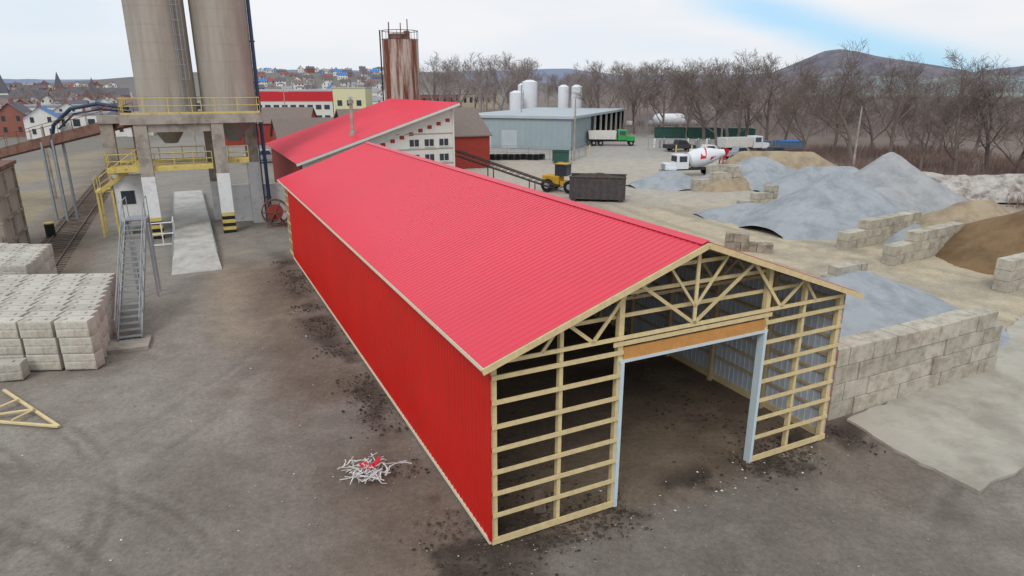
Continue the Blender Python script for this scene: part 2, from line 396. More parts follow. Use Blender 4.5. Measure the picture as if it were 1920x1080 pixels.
for yb,k in ((-.02,'wood'),(Ln+.1,'woodgrey')):
    for z in gz2:
        for a0,a1 in ((0,3.6),(8.4,W)):
            mb=MB();j1,j2=random.uniform(-.012,.012),random.uniform(-.012,.012)
            mb.beam((a0,yb,z+j1),(a1,yb,z+j2),.04,.11);mb.obj('gable_girt',k,root)
    for a0,a1 in ((-.02,3.62),(8.38,W+.02)):
        mb=MB();mb.box(a0,a1,yb-.03,yb+.02,.02,.19);mb.obj('skirt_board',k,root)
    for z in (5.32,5.9,6.45):
        e=(z-He)/SL+.25
        mb=MB();mb.box(e,W-e,yb+.20,yb+.24,z-.05,z+.05);mb.obj('gable_girt',k,root)
mb=MB();mb.box(3.62,8.38,-.03,.05,4.24,4.55);mb.obj('door_header','header',root)
mb=MB();mb.box(3.30,8.6,-.04,.0,4.62,4.73);mb.obj('header_girt','wood',root)
mb=MB();mb.box(3.50,8.5,-.05,.1,4.16,4.24);mb.obj('door_trim','whitetrim',root)
for a in (3.58,8.42):
    mb=MB();mb.box(a-.05,a+.05,-.06,.18,.0,4.16);mb.obj('door_trim','whitetrim',root)
def truss(b_,k):
    mb=MB();w=.04;hh=.12
    zb=4.86;tp=lambda a:He+SL*min(a,W-a)+.02
    B=lambda p,q,h2=hh:mb.beam((p[0],b_,p[1]),(q[0],b_,q[1]),w,h2)
    B((0,tp(0)),(W/2,tp(W/2)));B((W,tp(0)),(W/2,tp(W/2)))
    B((0.02,zb-.03),(W-.02,zb-.03),.10)
    B((W/2,zb),(W/2,tp(W/2)),.10)
    for s_ in (1,-1):
        c=W/2
        B((c,zb),(c+s_*1.95,tp(c+s_*1.95)-.03),.09)
        B((c,zb+.45),(c+s_*1.0,tp(c+s_*1.0)-.03),.07)
        B((c+s_*1.95,tp(c+s_*1.95)-.03),(c+s_*3.1,zb),.09)
        B((c+s_*3.1,zb),(c+s_*3.95,tp(c+s_*3.95)-.03),.09)
        B((c+s_*3.95,tp(c+s_*3.95)-.03),(c+s_*4.5,zb),.08)
    return mb.obj('roof_truss',k,root)
truss(-.03,'wood')
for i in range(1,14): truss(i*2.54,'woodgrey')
mb=MB()
for i in range(1,10):
    a=i*.6
    for aa in (a,W-a): mb.box(aa-.045,aa+.045,.1,Ln,zr(a)-.10,zr(a)-.05)
mb.obj('roof_purlins','woodgrey',root)
mb=MB();rs=random.Random(3);n=11;vs=[]
for z,r in((0,.21),(.2,.17),(.48,.155)):
    for i in range(n): t=6.283*i/n;rr=r*rs.uniform(.85,1.12);vs.append((rr*math.cos(t),rr*math.sin(t),z+(rs.uniform(-.03,.03) if z>.3 else 0)))
mb.add(vs,[(j*n+i,j*n+(i+1)%n,(j+1)*n+(i+1)%n,(j+1)*n+i) for j in range(2) for i in range(n)]+[tuple(range(2*n,3*n))])
mb.obj('wood_stump','stump',loc=barn(1.7,.75),label='weathered grey wood stump just inside the gable frame',category='stump')

# ---------------------------------------------------------------- blocks
def block_wall(name,label,x0,n,rows,hfun,loc,rot,bl=1.2,bh=.62,bd=.75,k='block',group=None,cat='block wall'):
    mb=MB()
    for r in range(rows):
        off=(r%2)*bl/2
        for i in range(n+1):
            a0=i*bl-off;a1=a0+bl
            a0=max(a0,0);a1=min(a1,n*bl)
            if a1-a0<.2: continue
            if r>=hfun(i/n): continue
            j=random.uniform(-.04,.04);e=.015
            mb.box(a0+e,a1-e,j,bd+j,r*bh+.009-.05,(r+1)*bh-.009-.05)
    return mb.obj(name,k,loc=loc,rot=rot,bevel=.018,label=label,category=cat,**({'group':group} if group else {}))
block_wall('block_wall','tall pale concrete block wall beside the barn',0,8,4,lambda t:4 if t<.93 else 2,barn(12.75,.75),AN,1.18,.65,.8)
block_wall('block_wall','dark weathered concrete block wall along the barn side',0,9,4,lambda t:4,barn(13.1,1.56),AN+math.pi/2,1.2,.64,.7,'blockold')
g='concrete block bay walls of the stockpiles'
block_wall('block_wall','stepped concrete block bay wall before gravel pile',0,8,3,lambda t:3 if t>.2 else 2,(23.0,43.9,0),.56,1.15,.6,.8,'block',g)
block_wall('block_wall','stepped concrete block bay wall before sand pile',0,7,3,lambda t:3 if t>.25 else 2,(23.9,39.8,0),.56,1.2,.62,.8,'block',g)
block_wall('block_wall','short concrete block wall at sand pile corner',0,4,3,lambda t:3,(27.0,34.2,0),.5,1.15,.6,.8,'block',g)
block_wall('block_wall','short stepped block wall between grey piles',0,4,3,lambda t:1+int(t*2.9),(21.4,60.5,0),.5,1.15,.6,.8,'block',g)
block_wall('block_wall','stepped block wall at tan gravel pile',0,5,4,lambda t:2+int(t*2.5),(19.6,70.5,0),.35,1.2,.62,.8,'block',g)
block_wall('block_wall','low block row behind the tan pile',0,7,3,lambda t:3,(23.5,79,0),.2,1.2,.6,.8,'block',g)
block_wall('block_wall','low row of blocks behind the near gravel pile',0,3,2,lambda t:2 if t>.3 else 1,(18.0,35.6,0),AN,1.0,.5,.7,'block',g)
block_wall('block_wall','loose blocks stacked behind the barn',0,3,2,lambda t:2 if t<.6 else 1,(14.6,44.0,0),-.3,1.05,.6,.8,'blockold',g)

def blockmesh(seed):
    rs=random.Random(seed);mb=MB();l,d,h=.61,.30,.665
    def face(o_,u,v,n_,nu,nv,amp,lines=True):
        sp1=rs.choice([.3,.4,.6,.7]);vs=[]
        for j in range(nv+1):
            for i in range(nu+1):
                x=i/nu;z=j/nv
                edge=i in(0,nu) or j in(0,nv)
                groove=lines and (abs(z-.5)<.5/nv+.001 or abs(x-(sp1 if z>.5 else 1-sp1))<.5/nu)
                dd=0 if edge else(.002 if groove else rs.uniform(amp*.7,amp))
                vs.append(tuple(o_[k]+u[k]*x+v[k]*z+n_[k]*dd for k in range(3)))
        mb.add(vs,[(j*(nu+1)+i,j*(nu+1)+i+1,(j+1)*(nu+1)+i+1,(j+1)*(nu+1)+i) for j in range(nv) for i in range(nu)])
    face((-l,-d,0),(2*l,0,0),(0,0,h),(0,-1,0),22,12,.020)
    face((l,-d,0),(0,2*d,0),(0,0,h),(1,0,0),9,10,.010,False)
    mb.quad((-l,d,0),(l,d,0),(l,d,h),(-l,d,h));mb.quad((-l,-d,0),(-l,d,0),(-l,d,h),(-l,-d,h));mb.quad((-l,-d,0),(l,-d,0),(l,d,0),(-l,d,0))
    t=.03
    for x0,x1 in((-l,-.35),(-.25,.25),(.35,l)): mb.quad((x0,-d,h),(x1,-d,h),(x1,d,h),(x0,d,h))
    for x0,x1 in((-.35,-.25),(.25,.35)):
        mb.quad((x0,-d,h),(x1,-d,h),(x1,-.1,h),(x0,-.1,h));mb.quad((x0,.1,h),(x1,.1,h),(x1,d,h),(x0,d,h));mb.quad((x0,-.1,h-t),(x1,-.1,h-t),(x1,.1,h-t),(x0,.1,h-t))
        mb.quad((x0,-.1,h),(x0,.1,h),(x0,.1,h-t),(x0,-.1,h-t));mb.quad((x1,-.1,h),(x1,.1,h),(x1,.1,h-t),(x1,-.1,h-t));mb.quad((x0,.1,h),(x1,.1,h),(x1,.1,h-t),(x0,.1,h-t));mb.quad((x0,-.1,h),(x1,-.1,h),(x1,-.1,h-t),(x0,-.1,h-t))
    return mb.mesh('stone_block','blockwhite')
BM=[blockmesh(i) for i in range(6)]
def stackblock(x,y,z,rot,group,lab):
    ob=bpy.data.objects.new('stone_block',random.choice(BM));COL.objects.link(ob)
    ob.location=(x,y,z);ob.rotation_euler=(0,0,rot+random.uniform(-.02,.02))
    ob['label']=lab;ob['category']='concrete block';ob['group']=group
g='pale rock faced concrete blocks stacked in the yard'
lab='pale rock faced concrete block in a stacked pile'
th=.42; vy=(-math.sin(th),math.cos(th));ux=(math.cos(.06),math.sin(.06))
bx,by=-17.15,24.3
for r in range(3):
    for c in range(5):
        for d in range(10):
            if r<2 and not(d==0 or c==0 or d==9): continue
            if r==2 and c==4 and d<2: continue
            stackblock(bx-c*1.34*ux[0]+vy[0]*d*.76+random.uniform(-.04,.04),by-c*1.34*ux[1]+vy[1]*d*.76+random.uniform(-.02,.02),r*.685,.06,g,lab)
bx,by=-25.4,32.6
for r in range(3):
    for c in range(4):
        for d in range(7):
            if r<2 and not(d==0 or c==0): continue
            stackblock(bx-c*1.34+vy[0]*d*.76+random.uniform(-.03,.03),by+c*.1+vy[1]*d*.76,r*.685,.06,g,lab)
stackblock(-19.4,23.2,0,.25,g,'single rock faced block in front of the stacked pile')
stackblock(-20.8,23.3,0,-.1,g,'single rock faced block in front of the stacked pile')

# ---------------------------------------------------------------- stock piles
def pile(label,cx,cy,rx,ry,h,k,rot=0,ridge_=0,seed=1,name='gravel_pile',nz=.16):
    n=72;xs_=np.linspace(-1,1,n);PX,PY=np.meshgrid(xs_,xs_)
    d=np.hypot(np.maximum(np.abs(PX)-ridge_,0)/(1-ridge_),PY)
    ang=np.arctan2(PY,PX)
    wob=1+.08*np.sin(ang*3+seed)+.05*np.sin(ang*5+seed*2)
    d=d/wob
    prof=np.clip(1-d,0,1)
    prof=np.where(prof>.90,.90+(prof-.90)*.5,prof)/.95
    prof=prof*(1-.10*np.sin(np.clip(1-d,0,1)*math.pi))
    wx=cx+PX*rx*math.cos(rot)-PY*ry*math.sin(rot);wy=cy+PX*rx*math.sin(rot)+PY*ry*math.cos(rot)
    nn=(fbm(wx,wy,2.6,seed+40,5)-.5)*1.8+.8*(vnoise(ang*3+seed,d*0,.35,seed+9)-.5)*np.clip(d*2,0,1)
    z=prof*h+nn*nz*np.clip(prof*5,0,1)-.12*(prof<=0)
    mb=MB();mb.add(np.stack([wx-cx,wy-cy,z],-1).reshape(-1,3).tolist(),[(j*n+i,j*n+i+1,(j+1)*n+i+1,(j+1)*n+i) for j in range(n-1) for i in range(n-1) if max(z[j,i],z[j,i+1],z[j+1,i],z[j+1,i+1])>-.1])
    return mb.obj(name,k,loc=(cx,cy,0),smooth=True,label=label,category='gravel pile' if 'sand' not in name else 'sand pile')
pile('large cone of grey crushed gravel',35,61.5,7.6,7.4,5.0,'gravel',0,0,3)
pile('broad light grey gravel pile behind block bay wall',26.6,53.5,8.4,7.2,4.2,'gravelblue',.45,.06,5)
pile('low grey gravel spread in front of the cone',30.5,54.5,6.5,6,2.7,'gravel',.4,.1,8)
pile('low pale grey gravel pile at the lot edge',20.6,56.5,4.4,3.8,1.1,'gravelblue',.2,.2,6)
pile('wide grey gravel pile near the mixer truck',28.5,77,8,6,3.0,'gravelblue',.1,.1,9)
pile('small grey gravel pile at the lot edge',18.0,75,5,4,1.7,'gravelblue',.4,.1,12)
pile('tan gravel bank beside block walls',34,86,9,4,2.8,'tan',-.05,.5,14)
pile('tan gravel pile spilling over block wall',23.6,73.2,4,3,1.9,'tan',.3,.2,16)
pile('long grey pile at the tree line',34,71,8,5,2.6,'gravelblue',.1,.3,17)
pile('tan sand pile behind the block bay',35.4,49.5,6,5,2.5,'tan',.3,.2,18,'sand_pile')
pile('dark brown sand pile in a block bay',34.2,41.8,6.6,6.6,3.4,'sand',.3,.15,21,'sand_pile')
pile('brown sand spill at the bay edge',40,40,7,6,2.4,'sand',.3,.3,23,'sand_pile')
pile('grey gravel pile behind the block wall',16.2,30.4,7.4,5.9,2.1,'gravelblue',AN,.15,25)
pile('long bank of pale broken rubble',50,65,16,3.5,2.4,'rubble',-.35,.7,30,'rubble_bank',.6)

# ---------------------------------------------------------------- silo complex
C1=Vector((-26.5,47.9,0))
def sp(a,b,z=0): return C1+GX*a+SX*b+Vector((0,0,z))
st=empty('silo_platform','raised concrete silo platform on tall columns with yellow railings','silo platform',C1,AN)
mb=MB();mb.box(-1.1,8.3,-.5,6.4,8.15,8.85);mb.obj('deck','concrete',st,bevel=.03)
def column(a,b,w,h,stripe=True,white=True,h1=4.5):
    mb=MB();mb.box(a-w/2,a+w/2,b-w/2,b+w/2,h1 if white else -.1,h);mb.obj('column','concrete',st,bevel=.03)
    if white:
        mb=MB();z0=1.5 if stripe else -.1
        mb.box(a-w/2-.02,a+w/2+.02,b-w/2-.02,b+w/2+.02,z0,h1);mb.obj('column_base','whitepaint',st)
    if stripe:
        mb=MB();q=w/2+.03
        for i in range(6): mb.add([(a-q,b-q,-.1+i*.27),(a+q,b-q,-.1+i*.27),(a+q,b+q,-.1+i*.27),(a-q,b+q,-.1+i*.27),(a-q,b-q,.17+i*.27),(a+q,b-q,.17+i*.27),(a+q,b+q,.17+i*.27),(a-q,b+q,.17+i*.27)],[(0,1,5,4),(1,2,6,5),(2,3,7,6),(3,0,4,7),(4,5,6,7),(3,2,1,0)],i%2)
        mb.obj('hazard_stripe',['black','yellow'],st)
column(.1,0,.85,8.15);column(5.1,0,.85,8.15);column(7.6,3.2,.9,8.15,False,True,4.9)
column(-2.2,3.0,.85,8.15,False,False);column(-.4,5.8,.75,8.15,False,False);column(4.7,5.8,.8,8.15,False,True,3.2)
mb=MB();mb.box(-2.7,-1.1,2.4,3.6,8.15,8.7);mb.obj('bracket_beam','concrete',st)
mb=MB();mb.box(.56,4.64,-.3,.3,7.6,8.15);mb.obj('cross_beam','concrete',st)
def railing(pts,z,h=1.05,parent=None,k='yellow',step=1.5,r=.032,nm='railing'):
    mb=MB()
    for (x0,y0),(x1,y1) in zip(pts[:-1],pts[1:]):
        d=math.hypot(x1-x0,y1-y0);n=max(1,round(d/step))
        for zz in (h,h*.52): mb.cyl((x0,y0,z+zz),(x1,y1,z+zz),r,r,6)
        for i in range(n+1):
            t=i/n;mb.cyl((x0+(x1-x0)*t,y0+(y1-y0)*t,z-.02),(x0+(x1-x0)*t,y0+(y1-y0)*t,z+h),r,r,6)
        mb.beam((x0,y0,z+.07),(x1,y1,z+.07),.02,.12)
    return mb.obj(nm,k,parent)
railing([(-1.0,6.3),(-1.0,-.4),(8.2,-.4),(8.2,6.3)],8.85,1.1,st)
mb=MB();mb.box(-2.4,4.5,-.1,2.4,5.0,5.12);mb.beam((-2.4,-.15,5.0),(4.5,-.15,5.0),.08,.28);mb.obj('catwalk','yellow',st)
mb=MB();mb.box(5.7,7.1,.4,2.6,5.3,5.42);mb.beam((5.6,.35,5.3),(7.1,.35,5.3),.08,.3);mb.obj('catwalk','yellow',st)
railing([(-2.4,2.3),(-2.4,-.1),(-.5,-.1)],5.12,1.0,st);railing([(.7,-.1),(4.5,-.1)],5.12,1.0,st);railing([(5.7,.4),(7.1,.4)],5.42,1.0,st)
railing([(-2.4,5.1),(4.2,5.1)],5.12,1.0,st)
mb=MB();mb.box(-2.4,4.2,4.0,5.2,5.0,5.12);mb.obj('catwalk','yellow',st)
for a in (1.9,6.4):
    mb=MB();mb.cyl((a,3,8.13),(a,3,6.6),1.4,.45,24);mb.obj('hopper','steel',st)
def shell(mb,r,z0,z1,n=48):
    mb.cyl((0,0,z0),(0,0,z1),r,r,n,cap=False)
    t=[(r*math.cos(6.28319*i/n),r*math.sin(6.28319*i/n),z1-.004) for i in range(n)];mb.add(t,[tuple(range(n))])
    return mb
for nm_,a,lab in (('first',2.05,'tall concrete silo with caged ladder on raised platform'),('second',6.35,'tall plain concrete silo on raised platform')):
    p=sp(a,3.0,8.85)
    so=empty('concrete_silo',lab,'silo',p,AN,'pair of concrete silos')
    RR=2.0
    mb=shell(MB(),RR,.002,17);mb.obj('shell','siloc',so,smooth=False)
    for f in so.children[0].data.polygons: f.use_smooth=len(f.vertices)==4
    mb=MB()
    for z in np.arange(1.2,17,1.22): mb.cyl((0,0,z),(0,0,z+.025),RR+.008,RR+.008,48,cap=False)
    mb.obj('form_band','siloc',so)
    if nm_=='first':
        mb=MB();an=-.95;cx,cy=(RR+.14)*math.cos(an),(RR+.14)*math.sin(an);tx,ty=-math.sin(an),math.cos(an)
        for s_ in(-.22,.22): mb.cyl((cx+tx*s_,cy+ty*s_,.2),(cx+tx*s_,cy+ty*s_,17),.03,.03,6)
        z=.3
        while z<17: mb.cyl((cx-tx*.22,cy-ty*.22,z),(cx+tx*.22,cy+ty*.22,z),.018,.018,5);z+=.32
        cage=lambda q,z:(cx+tx*.36*math.cos(q)+math.cos(an)*.62*math.sin(q),cy+ty*.36*math.cos(q)+math.sin(an)*.62*math.sin(q),z)
        z=2.4
        while z<17: mb.tube([cage(q,z) for q in np.linspace(0,math.pi,8)],.02,5);z+=1.0
        for q in (.5,1.1,2.0,2.6): mb.cyl(cage(q,2.4),cage(q,17),.015,.015,5)
        mb.obj('caged_ladder','steel',so)
mb=MB();mb.cyl((0,0,0),(0,0,24),.14,.14,14);mb.cyl((-.35,.05,0),(-.35,.05,24),.05,.05,8)
for z in range(2,24,3): mb.box(-.4,.2,-.1,.1,z,z+.1)
mb.obj('fill_pipe','bluepipe',loc=sp(8.45,2.4),rot=AN,label='tall dark blue vertical fill pipe beside silo',category='pipe')
bo=empty('scale_booth','small white control booth with yellow stair over it','booth',(-29.5,48.0,0),AN)
mb=MB();mb.box(.3,2.5,.5,3.1,1.0,4.3);mb.obj('wall','whitepaint',bo)
mb=MB();mb.box(.2,2.6,.4,3.2,4.3,4.42);mb.obj('roof','whitepaint',bo)
mb=MB();mb.box(.7,1.6,.47,.5,2.3,3.3);mb.obj('window','glass',bo)
mb=MB();mb.box(2.5,2.53,1.2,2.2,2.3,3.3);mb.obj('window','glass',bo)
for x,y in((.4,.6),(2.4,.6),(2.4,3.0),(.4,3.0)): mb=MB();mb.box(x-.1,x+.1,y-.1,y+.1,-.1,1.0);mb.obj('leg','steel',bo)
mb=MB();mb.box(-.9,.25,.4,2.6,3.3,3.38)
for x,y in((-.8,.45),(-.8,2.5)): mb.box(x-.07,x+.07,y-.07,y+.07,-.1,3.3)
mb.box(.1,.24,.38,.5,-.1,3.3)
mb.beam((-.5,.33,3.4),(2.6,.33,5.6),.08,.28);mb.beam((-.5,1.2,3.4),(2.6,1.2,5.6),.08,.28)
for i in range(12):
    t=i/11; mb.box(-.5+3.1*t-.13,-.5+3.1*t+.13,.38,1.18,3.42+2.2*t,3.46+2.2*t)
mb.obj('stair','yellow',bo)
mb=MB();mb.tube([(-.5,.35,4.4),(2.6,.35,6.6)],.04);mb.tube([(-.5,.35,3.9),(2.6,.35,6.1)],.03)
for i in range(5):
    t=i/4;mb.cyl((-.5+3.1*t,.35,3.4+2.2*t),(-.5+3.1*t,.35,4.4+2.2*t),.035,.035,6)
mb.tube([(-.88,.45,4.3),(-.88,2.5,4.3)],.04);mb.cyl((-.88,.45,3.3),(-.88,.45,4.3),.04,.04,6);mb.cyl((-.88,2.5,3.3),(-.88,2.5,4.3),.04,.04,6)
mb.obj('handrail','yellow',bo)
wr=empty('pipe_railing','white pipe safety railing between booth and truck scale','railing',sp(-.2,-1.0),AN)
railing([(0,0),(0,-2.2),(1.5,-2.2),(1.5,0)],0,1.6,wr,'whitepaint',.75,.045,'rail')
P0=Vector((-16.75,26.9,0));P1=Vector((-19.35,33.3,0))
d=(P1-P0);ln=d.length;rotz=math.atan2(d.y,d.x)
ms=empty('metal_stair','freestanding grey galvanised steel stair with handrails','stair',P0,rotz)
Hs=4.2
for y in(-.46,.46): mb=MB();mb.beam((0,y,.12),(ln,y,Hs),.06,.26);mb.obj('stringer','steel',ms)
for i in range(21):
    t=(i+.5)/21;mb=MB();mb.box(ln*t-.13,ln*t+.13,-.43,.43,.1+Hs*t,.14+Hs*t);mb.obj('tread','steel',ms)
for y in(-.47,.47):
    mb=MB();mb.tube([(0,y,0.1),(0,y,1.05),(ln,y,Hs+1.0),(ln+1.3,y,Hs+1.0)],.028,8);mb.tube([(0,y,.6),(ln,y,Hs+.5)],.02,6)
    for i in range(1,7):
        t=i/6;mb.cyl((ln*t,y,Hs*t),(ln*t,y,Hs*t+.98),.024,.024,6)
    mb.cyl((ln+1.3,y,Hs),(ln+1.3,y,Hs+1),.024,.024,6)
    mb.obj('handrail','steel',ms)
mb=MB();mb.box(ln,ln+1.3,-.5,.5,Hs-.08,Hs);mb.obj('landing','steel',ms)
mb=MB()
for x in(ln+.1,ln+1.2):
    for y in(-.45,.45): mb.box(x-.05,x+.05,y-.05,y+.05,-.1,Hs-.08)
mb.beam((ln+.1,-.45,.3),(ln+1.2,-.45,Hs-.3),.04,.06);mb.beam((ln+.1,.45,Hs-.3),(ln+1.2,.45,.3),.04,.06)
mb.obj('support_frame','steel',ms)
mb=MB();mb.box(-1.1,.35,-.8,.8,-.1,.12);mb.obj('footing','concrete',ms,bevel=.02)
p=Vector((-19.2,38.6,0))
ts=empty('truck_scale','long pale concrete truck scale deck between columns','truck scale',p,AN)
mb=MB()
for i in range(5): mb.box(-1.3,1.3,3+i*6.0,3+i*6.0+5.94,-.1,.36)
mb.obj('deck','scalec',ts,bevel=.02)
mb=MB();mb.add([(-1.4,-.3,-.02),(1.4,-.3,-.02),(1.3,2.97,.36),(-1.3,2.97,.36),(-1.4,-.3,-.1),(1.4,-.3,-.1),(1.3,2.97,-.1),(-1.3,2.97,-.1)],[(0,1,2,3),(4,5,1,0),(5,6,2,1),(7,4,0,3)]);mb.obj('ramp','scalec',ts)
for x in(-1.35,1.3): mb=MB();mb.box(x,x+.05,3,33,-.1,.42);mb.obj('edge_angle','steel',ts)
mb=MB();mb.box(0,9,0,.4,-.1,2.9);mb.box(-.05,9,-.05,.45,2.9,3.02);mb.obj('concrete_wall',['whitepaint'],loc=(-23.6,53.8,0),rot=AN*.6,label='low white painted concrete wall beside silo column',category='wall')
hr=empty('hose_reel','large red hose reel wheel on steel stand','hose reel',(-18.9,51.9,0),.3)
mb=MB()
for y in (-.28,.28):
    pts=[(1.0*math.cos(t),y,1.15+1.0*math.sin(t)) for t in np.linspace(0,2*math.pi,25)];mb.tube(pts,.05,6)
    for q in range(6): mb.cyl((0,y,1.15),(math.cos(q*math.pi/3),y,1.15+math.sin(q*math.pi/3)),.03,.03,5)
mb.obj('wheel','rust',hr)
mb=MB();mb.cyl((0,-.25,1.15),(0,.25,1.15),.6,.6,20);mb.obj('hose_coil','buildred',hr)
mb=MB()
for y in(-.42,.42): mb.beam((-.7,y,0),(0,y,1.2),.08,.08);mb.beam((.7,y,0),(0,y,1.2),.08,.08)
mb.obj('stand','rust',hr)
cv=empty('conveyor_bridge','rusty inclined steel conveyor bridge on posts','conveyor',(-28.2,49.7,0),0)
q=Vector((-24,13,-4.6))
mb=MB();mb.beam((0,0,8.3),Vector((0,0,8.3))+q,.9,.75);mb.obj('trough','rust',cv)
for s_ in(-.55,.55):
    mb=MB()
    off=Vector((.48*s_,.88*s_,0))
    mb.tube([Vector((0,0,9.6))+off,Vector((0,0,9.6))+off+q],.025,6)
    for i in range(14):
        t=i/13;mb.cyl(Vector((0,0,8.5))+off+q*t,Vector((0,0,9.6))+off+q*t,.02,.02,5)
    mb.obj('handrail','rust',cv)
for t in(.36,.42,.75):
    c=q*t
    for s_ in(-.5,.5): mb=MB();mb.beam((c.x+.3*s_,c.y+.8*s_,-.1),(c.x+.3*s_,c.y+.8*s_,8.3+c.z),.16,.16);mb.obj('support_post','steel',cv)
pp=MB();pp.tube([(-28.6,50.7,9.2),(-31,51,9.5),(-34,52.4,9.1),(-36.5,53.8,7.8),(-37.4,54.3,6.0)],.14,10);pp.tube([(-28.6,51,8.9),(-31,51.3,9.1),(-34,52.7,8.7),(-36.2,53.9,7.5)],.07,8)
pp.obj('conveying_pipe','bluepipe',label='curved dark blue conveying pipe above conveyor bridge',category='pipe')
rb=empty('steel_bin_building','old grey steel bin building with rusty top edge','shed',(-34.1,45.2,0),AN)
mb=MB();mb.box(-12,0,-6,0,-.1,5.6);mb.obj('wall','siloc',rb)
mb=MB()
for x in np.arange(-12,.1,3.0): mb.box(x-.09,x+.09,-6.14,-6,-.1,5.7)
for y in np.arange(-6,.1,3.0): mb.box(0,.14,y-.09,y+.09,-.1,5.7)
for z in(1.2,2.6,4.0,5.5): mb.box(-12,.17,-6.17,-6.02,z,z+.12);mb.box(.02,.17,-6,.1,z,z+.12)
mb.obj('frame','blockold',rb)
mb=MB();mb.box(-12.2,.3,-6.3,.2,5.72,5.95);mb.obj('roof','rust',rb)
for k_ in (0,1):
    mb=MB();mb.box(-.035,.035,0,60,.0,.10)
    mb.obj('rail','railsteel',loc=barn(-15.2+k_*1.45,33.5),rot=AN,kind='structure')
mb=MB()
for i in range(90): mb.box(-.5,1.95,i*.66,i*.66+.22,-.1,.0+random.uniform(0,.02))
mb.obj('railway_sleepers','sleeper',loc=barn(-15.2,33.5),rot=AN,kind='structure')
bn=empty('steel_drum','black steel drum with yellow band beside railway','drum',(-34.6,48.3,0))
mb=MB();mb.cyl((0,0,-.05),(0,0,.95),.32,.32,18);mb.obj('body','black',bn)
mb=MB();mb.cyl((0,0,.95),(0,0,1.03),.34,.34,18);mb.obj('lid','yellow',bn)
wt=MB()
a=Vector((-18.7,22.0,.07));b_=Vector((-14.9,19.3,.07))
wt.beam(a,b_,.10,.06);wt.beam((-19.4,19.9,.10),b_,.10,.06);wt.beam((-17.5,21.1,.15),(-18.0,19.75,.15),.08,.05);wt.beam((-16.4,20.35,.15),(-18.0,19.75,.15),.08,.05);wt.beam((-16.4,20.35,.15),(-16.6,19.55,.15),.08,.05)
wt.obj('wooden_truss','wood',label='pine roof truss lying flat on dirt',category='roof truss')
sc=MB();rs=random.Random(4)
for i in range(80):
    x=rs.gauss(0,.36);y=rs.gauss(0,.28);an=rs.uniform(0,6.28);l=rs.uniform(.3,.85);z=rs.uniform(.03,.28)
    bend=rs.uniform(-.8,.8);pts=[]
    for j in range(5):
        t=j/4-.5;pts.append((x+math.cos(an+bend*t)*l*t,y+math.sin(an+bend*t)*l*t,max(.02,z+rs.uniform(-.03,.04))))
    for p_,q_ in zip(pts[:-1],pts[1:]): sc.beam(p_,q_,.028,.01,0)
for i in range(7):
    x=rs.uniform(-.1,.25);y=rs.uniform(-.2,.2);sc.beam((x,y,.25),(x+rs.uniform(-.2,.2),y+rs.uniform(.2,.35),.3),.09,.01,1)
sc.obj('scrap_heap',['chip','truckred'],loc=(-4.2,16.6,.02),label='heap of white metal trim offcuts with red scraps',category='scrap pile')

def scatter(name,k,pts,smin,smax,seed):
    rs=random.Random(seed);mb=MB()
    base=[(1,0,0),(-1,0,0),(0,1,0),(0,-1,0),(0,0,.7),(0,0,-.4)]
    fc=[(0,2,4),(2,1,4),(1,3,4),(3,0,4),(2,0,5),(1,2,5),(3,1,5),(0,3,5)]
    for x,y in pts:
        s_=smin*(smax/smin)**(rs.random()**2.2);r=rs.uniform(0,6.28);c_,n_=math.cos(r),math.sin(r)
        e=[rs.uniform(.6,1.2) for _ in base]
        vs=[]
        for (bx_,by_,bz_),ee in zip(base,e):
            vs.append((x+(bx_*c_-by_*n_)*s_*ee,y+(bx_*n_+by_*c_)*s_*ee*.8,bz_*s_*ee+s_*.1-.02))
        mb.add(vs,fc)
    return mb.obj(name,k,kind='stuff')
def outside(p): 
    v=Vector((p[0],p[1],0))-A0;return not(-.1<v.dot(GX)<W and v.dot(SX)>0)
rs=random.Random(5);pts=[]
for i in range(3400):
    b_=rs.uniform(-1.5,31);a=-.8+rs.gauss(0,.45)
    if math.sin(b_*1.9)+math.sin(b_*.7+2)>-.3: p=barn(a,b_);pts.append((p.x,p.y))
for i in range(3200):
    a=rs.uniform(-1.0,W+1.2);b_=-.2+rs.gauss(0,.5)
    if 4.0<a<8.0 and rs.random()<.9: continue
    if math.sin(a*2.1)+math.sin(a*.9)>-.5: p=barn(a,b_);pts.append((p.x,p.y))
for i in range(3200):
    a=rs.choice([rs.gauss(1.5,.9),rs.gauss(W-2,1.2)]);b_=rs.uniform(.3,22);
    if .2<a<W-.2: p=barn(a,b_);pts.append((p.x,p.y))
scatter('soil_clods','soil',pts,.018,.085,1)
pts=[(rs.uniform(-21,11),rs.uniform(12,36)) for i in range(5500)]
scatter('loose_stones','stone',[p for p in pts if outside(p)],.010,.042,2)
pts=[p for p in ((rs.uniform(-16,9),rs.uniform(12,30)) for i in range(60)) if outside(p)]
for i in range(80):
    p=barn(rs.uniform(-.5,W),rs.gauss(-.5,.5));pts.append((p.x,p.y))
for i in range(35):
    p=barn(rs.gauss(-2.5,1.2),rs.uniform(2,28));pts.append((p.x,p.y))
scatter('pale_debris_bits','chip',pts,.012,.055,3)

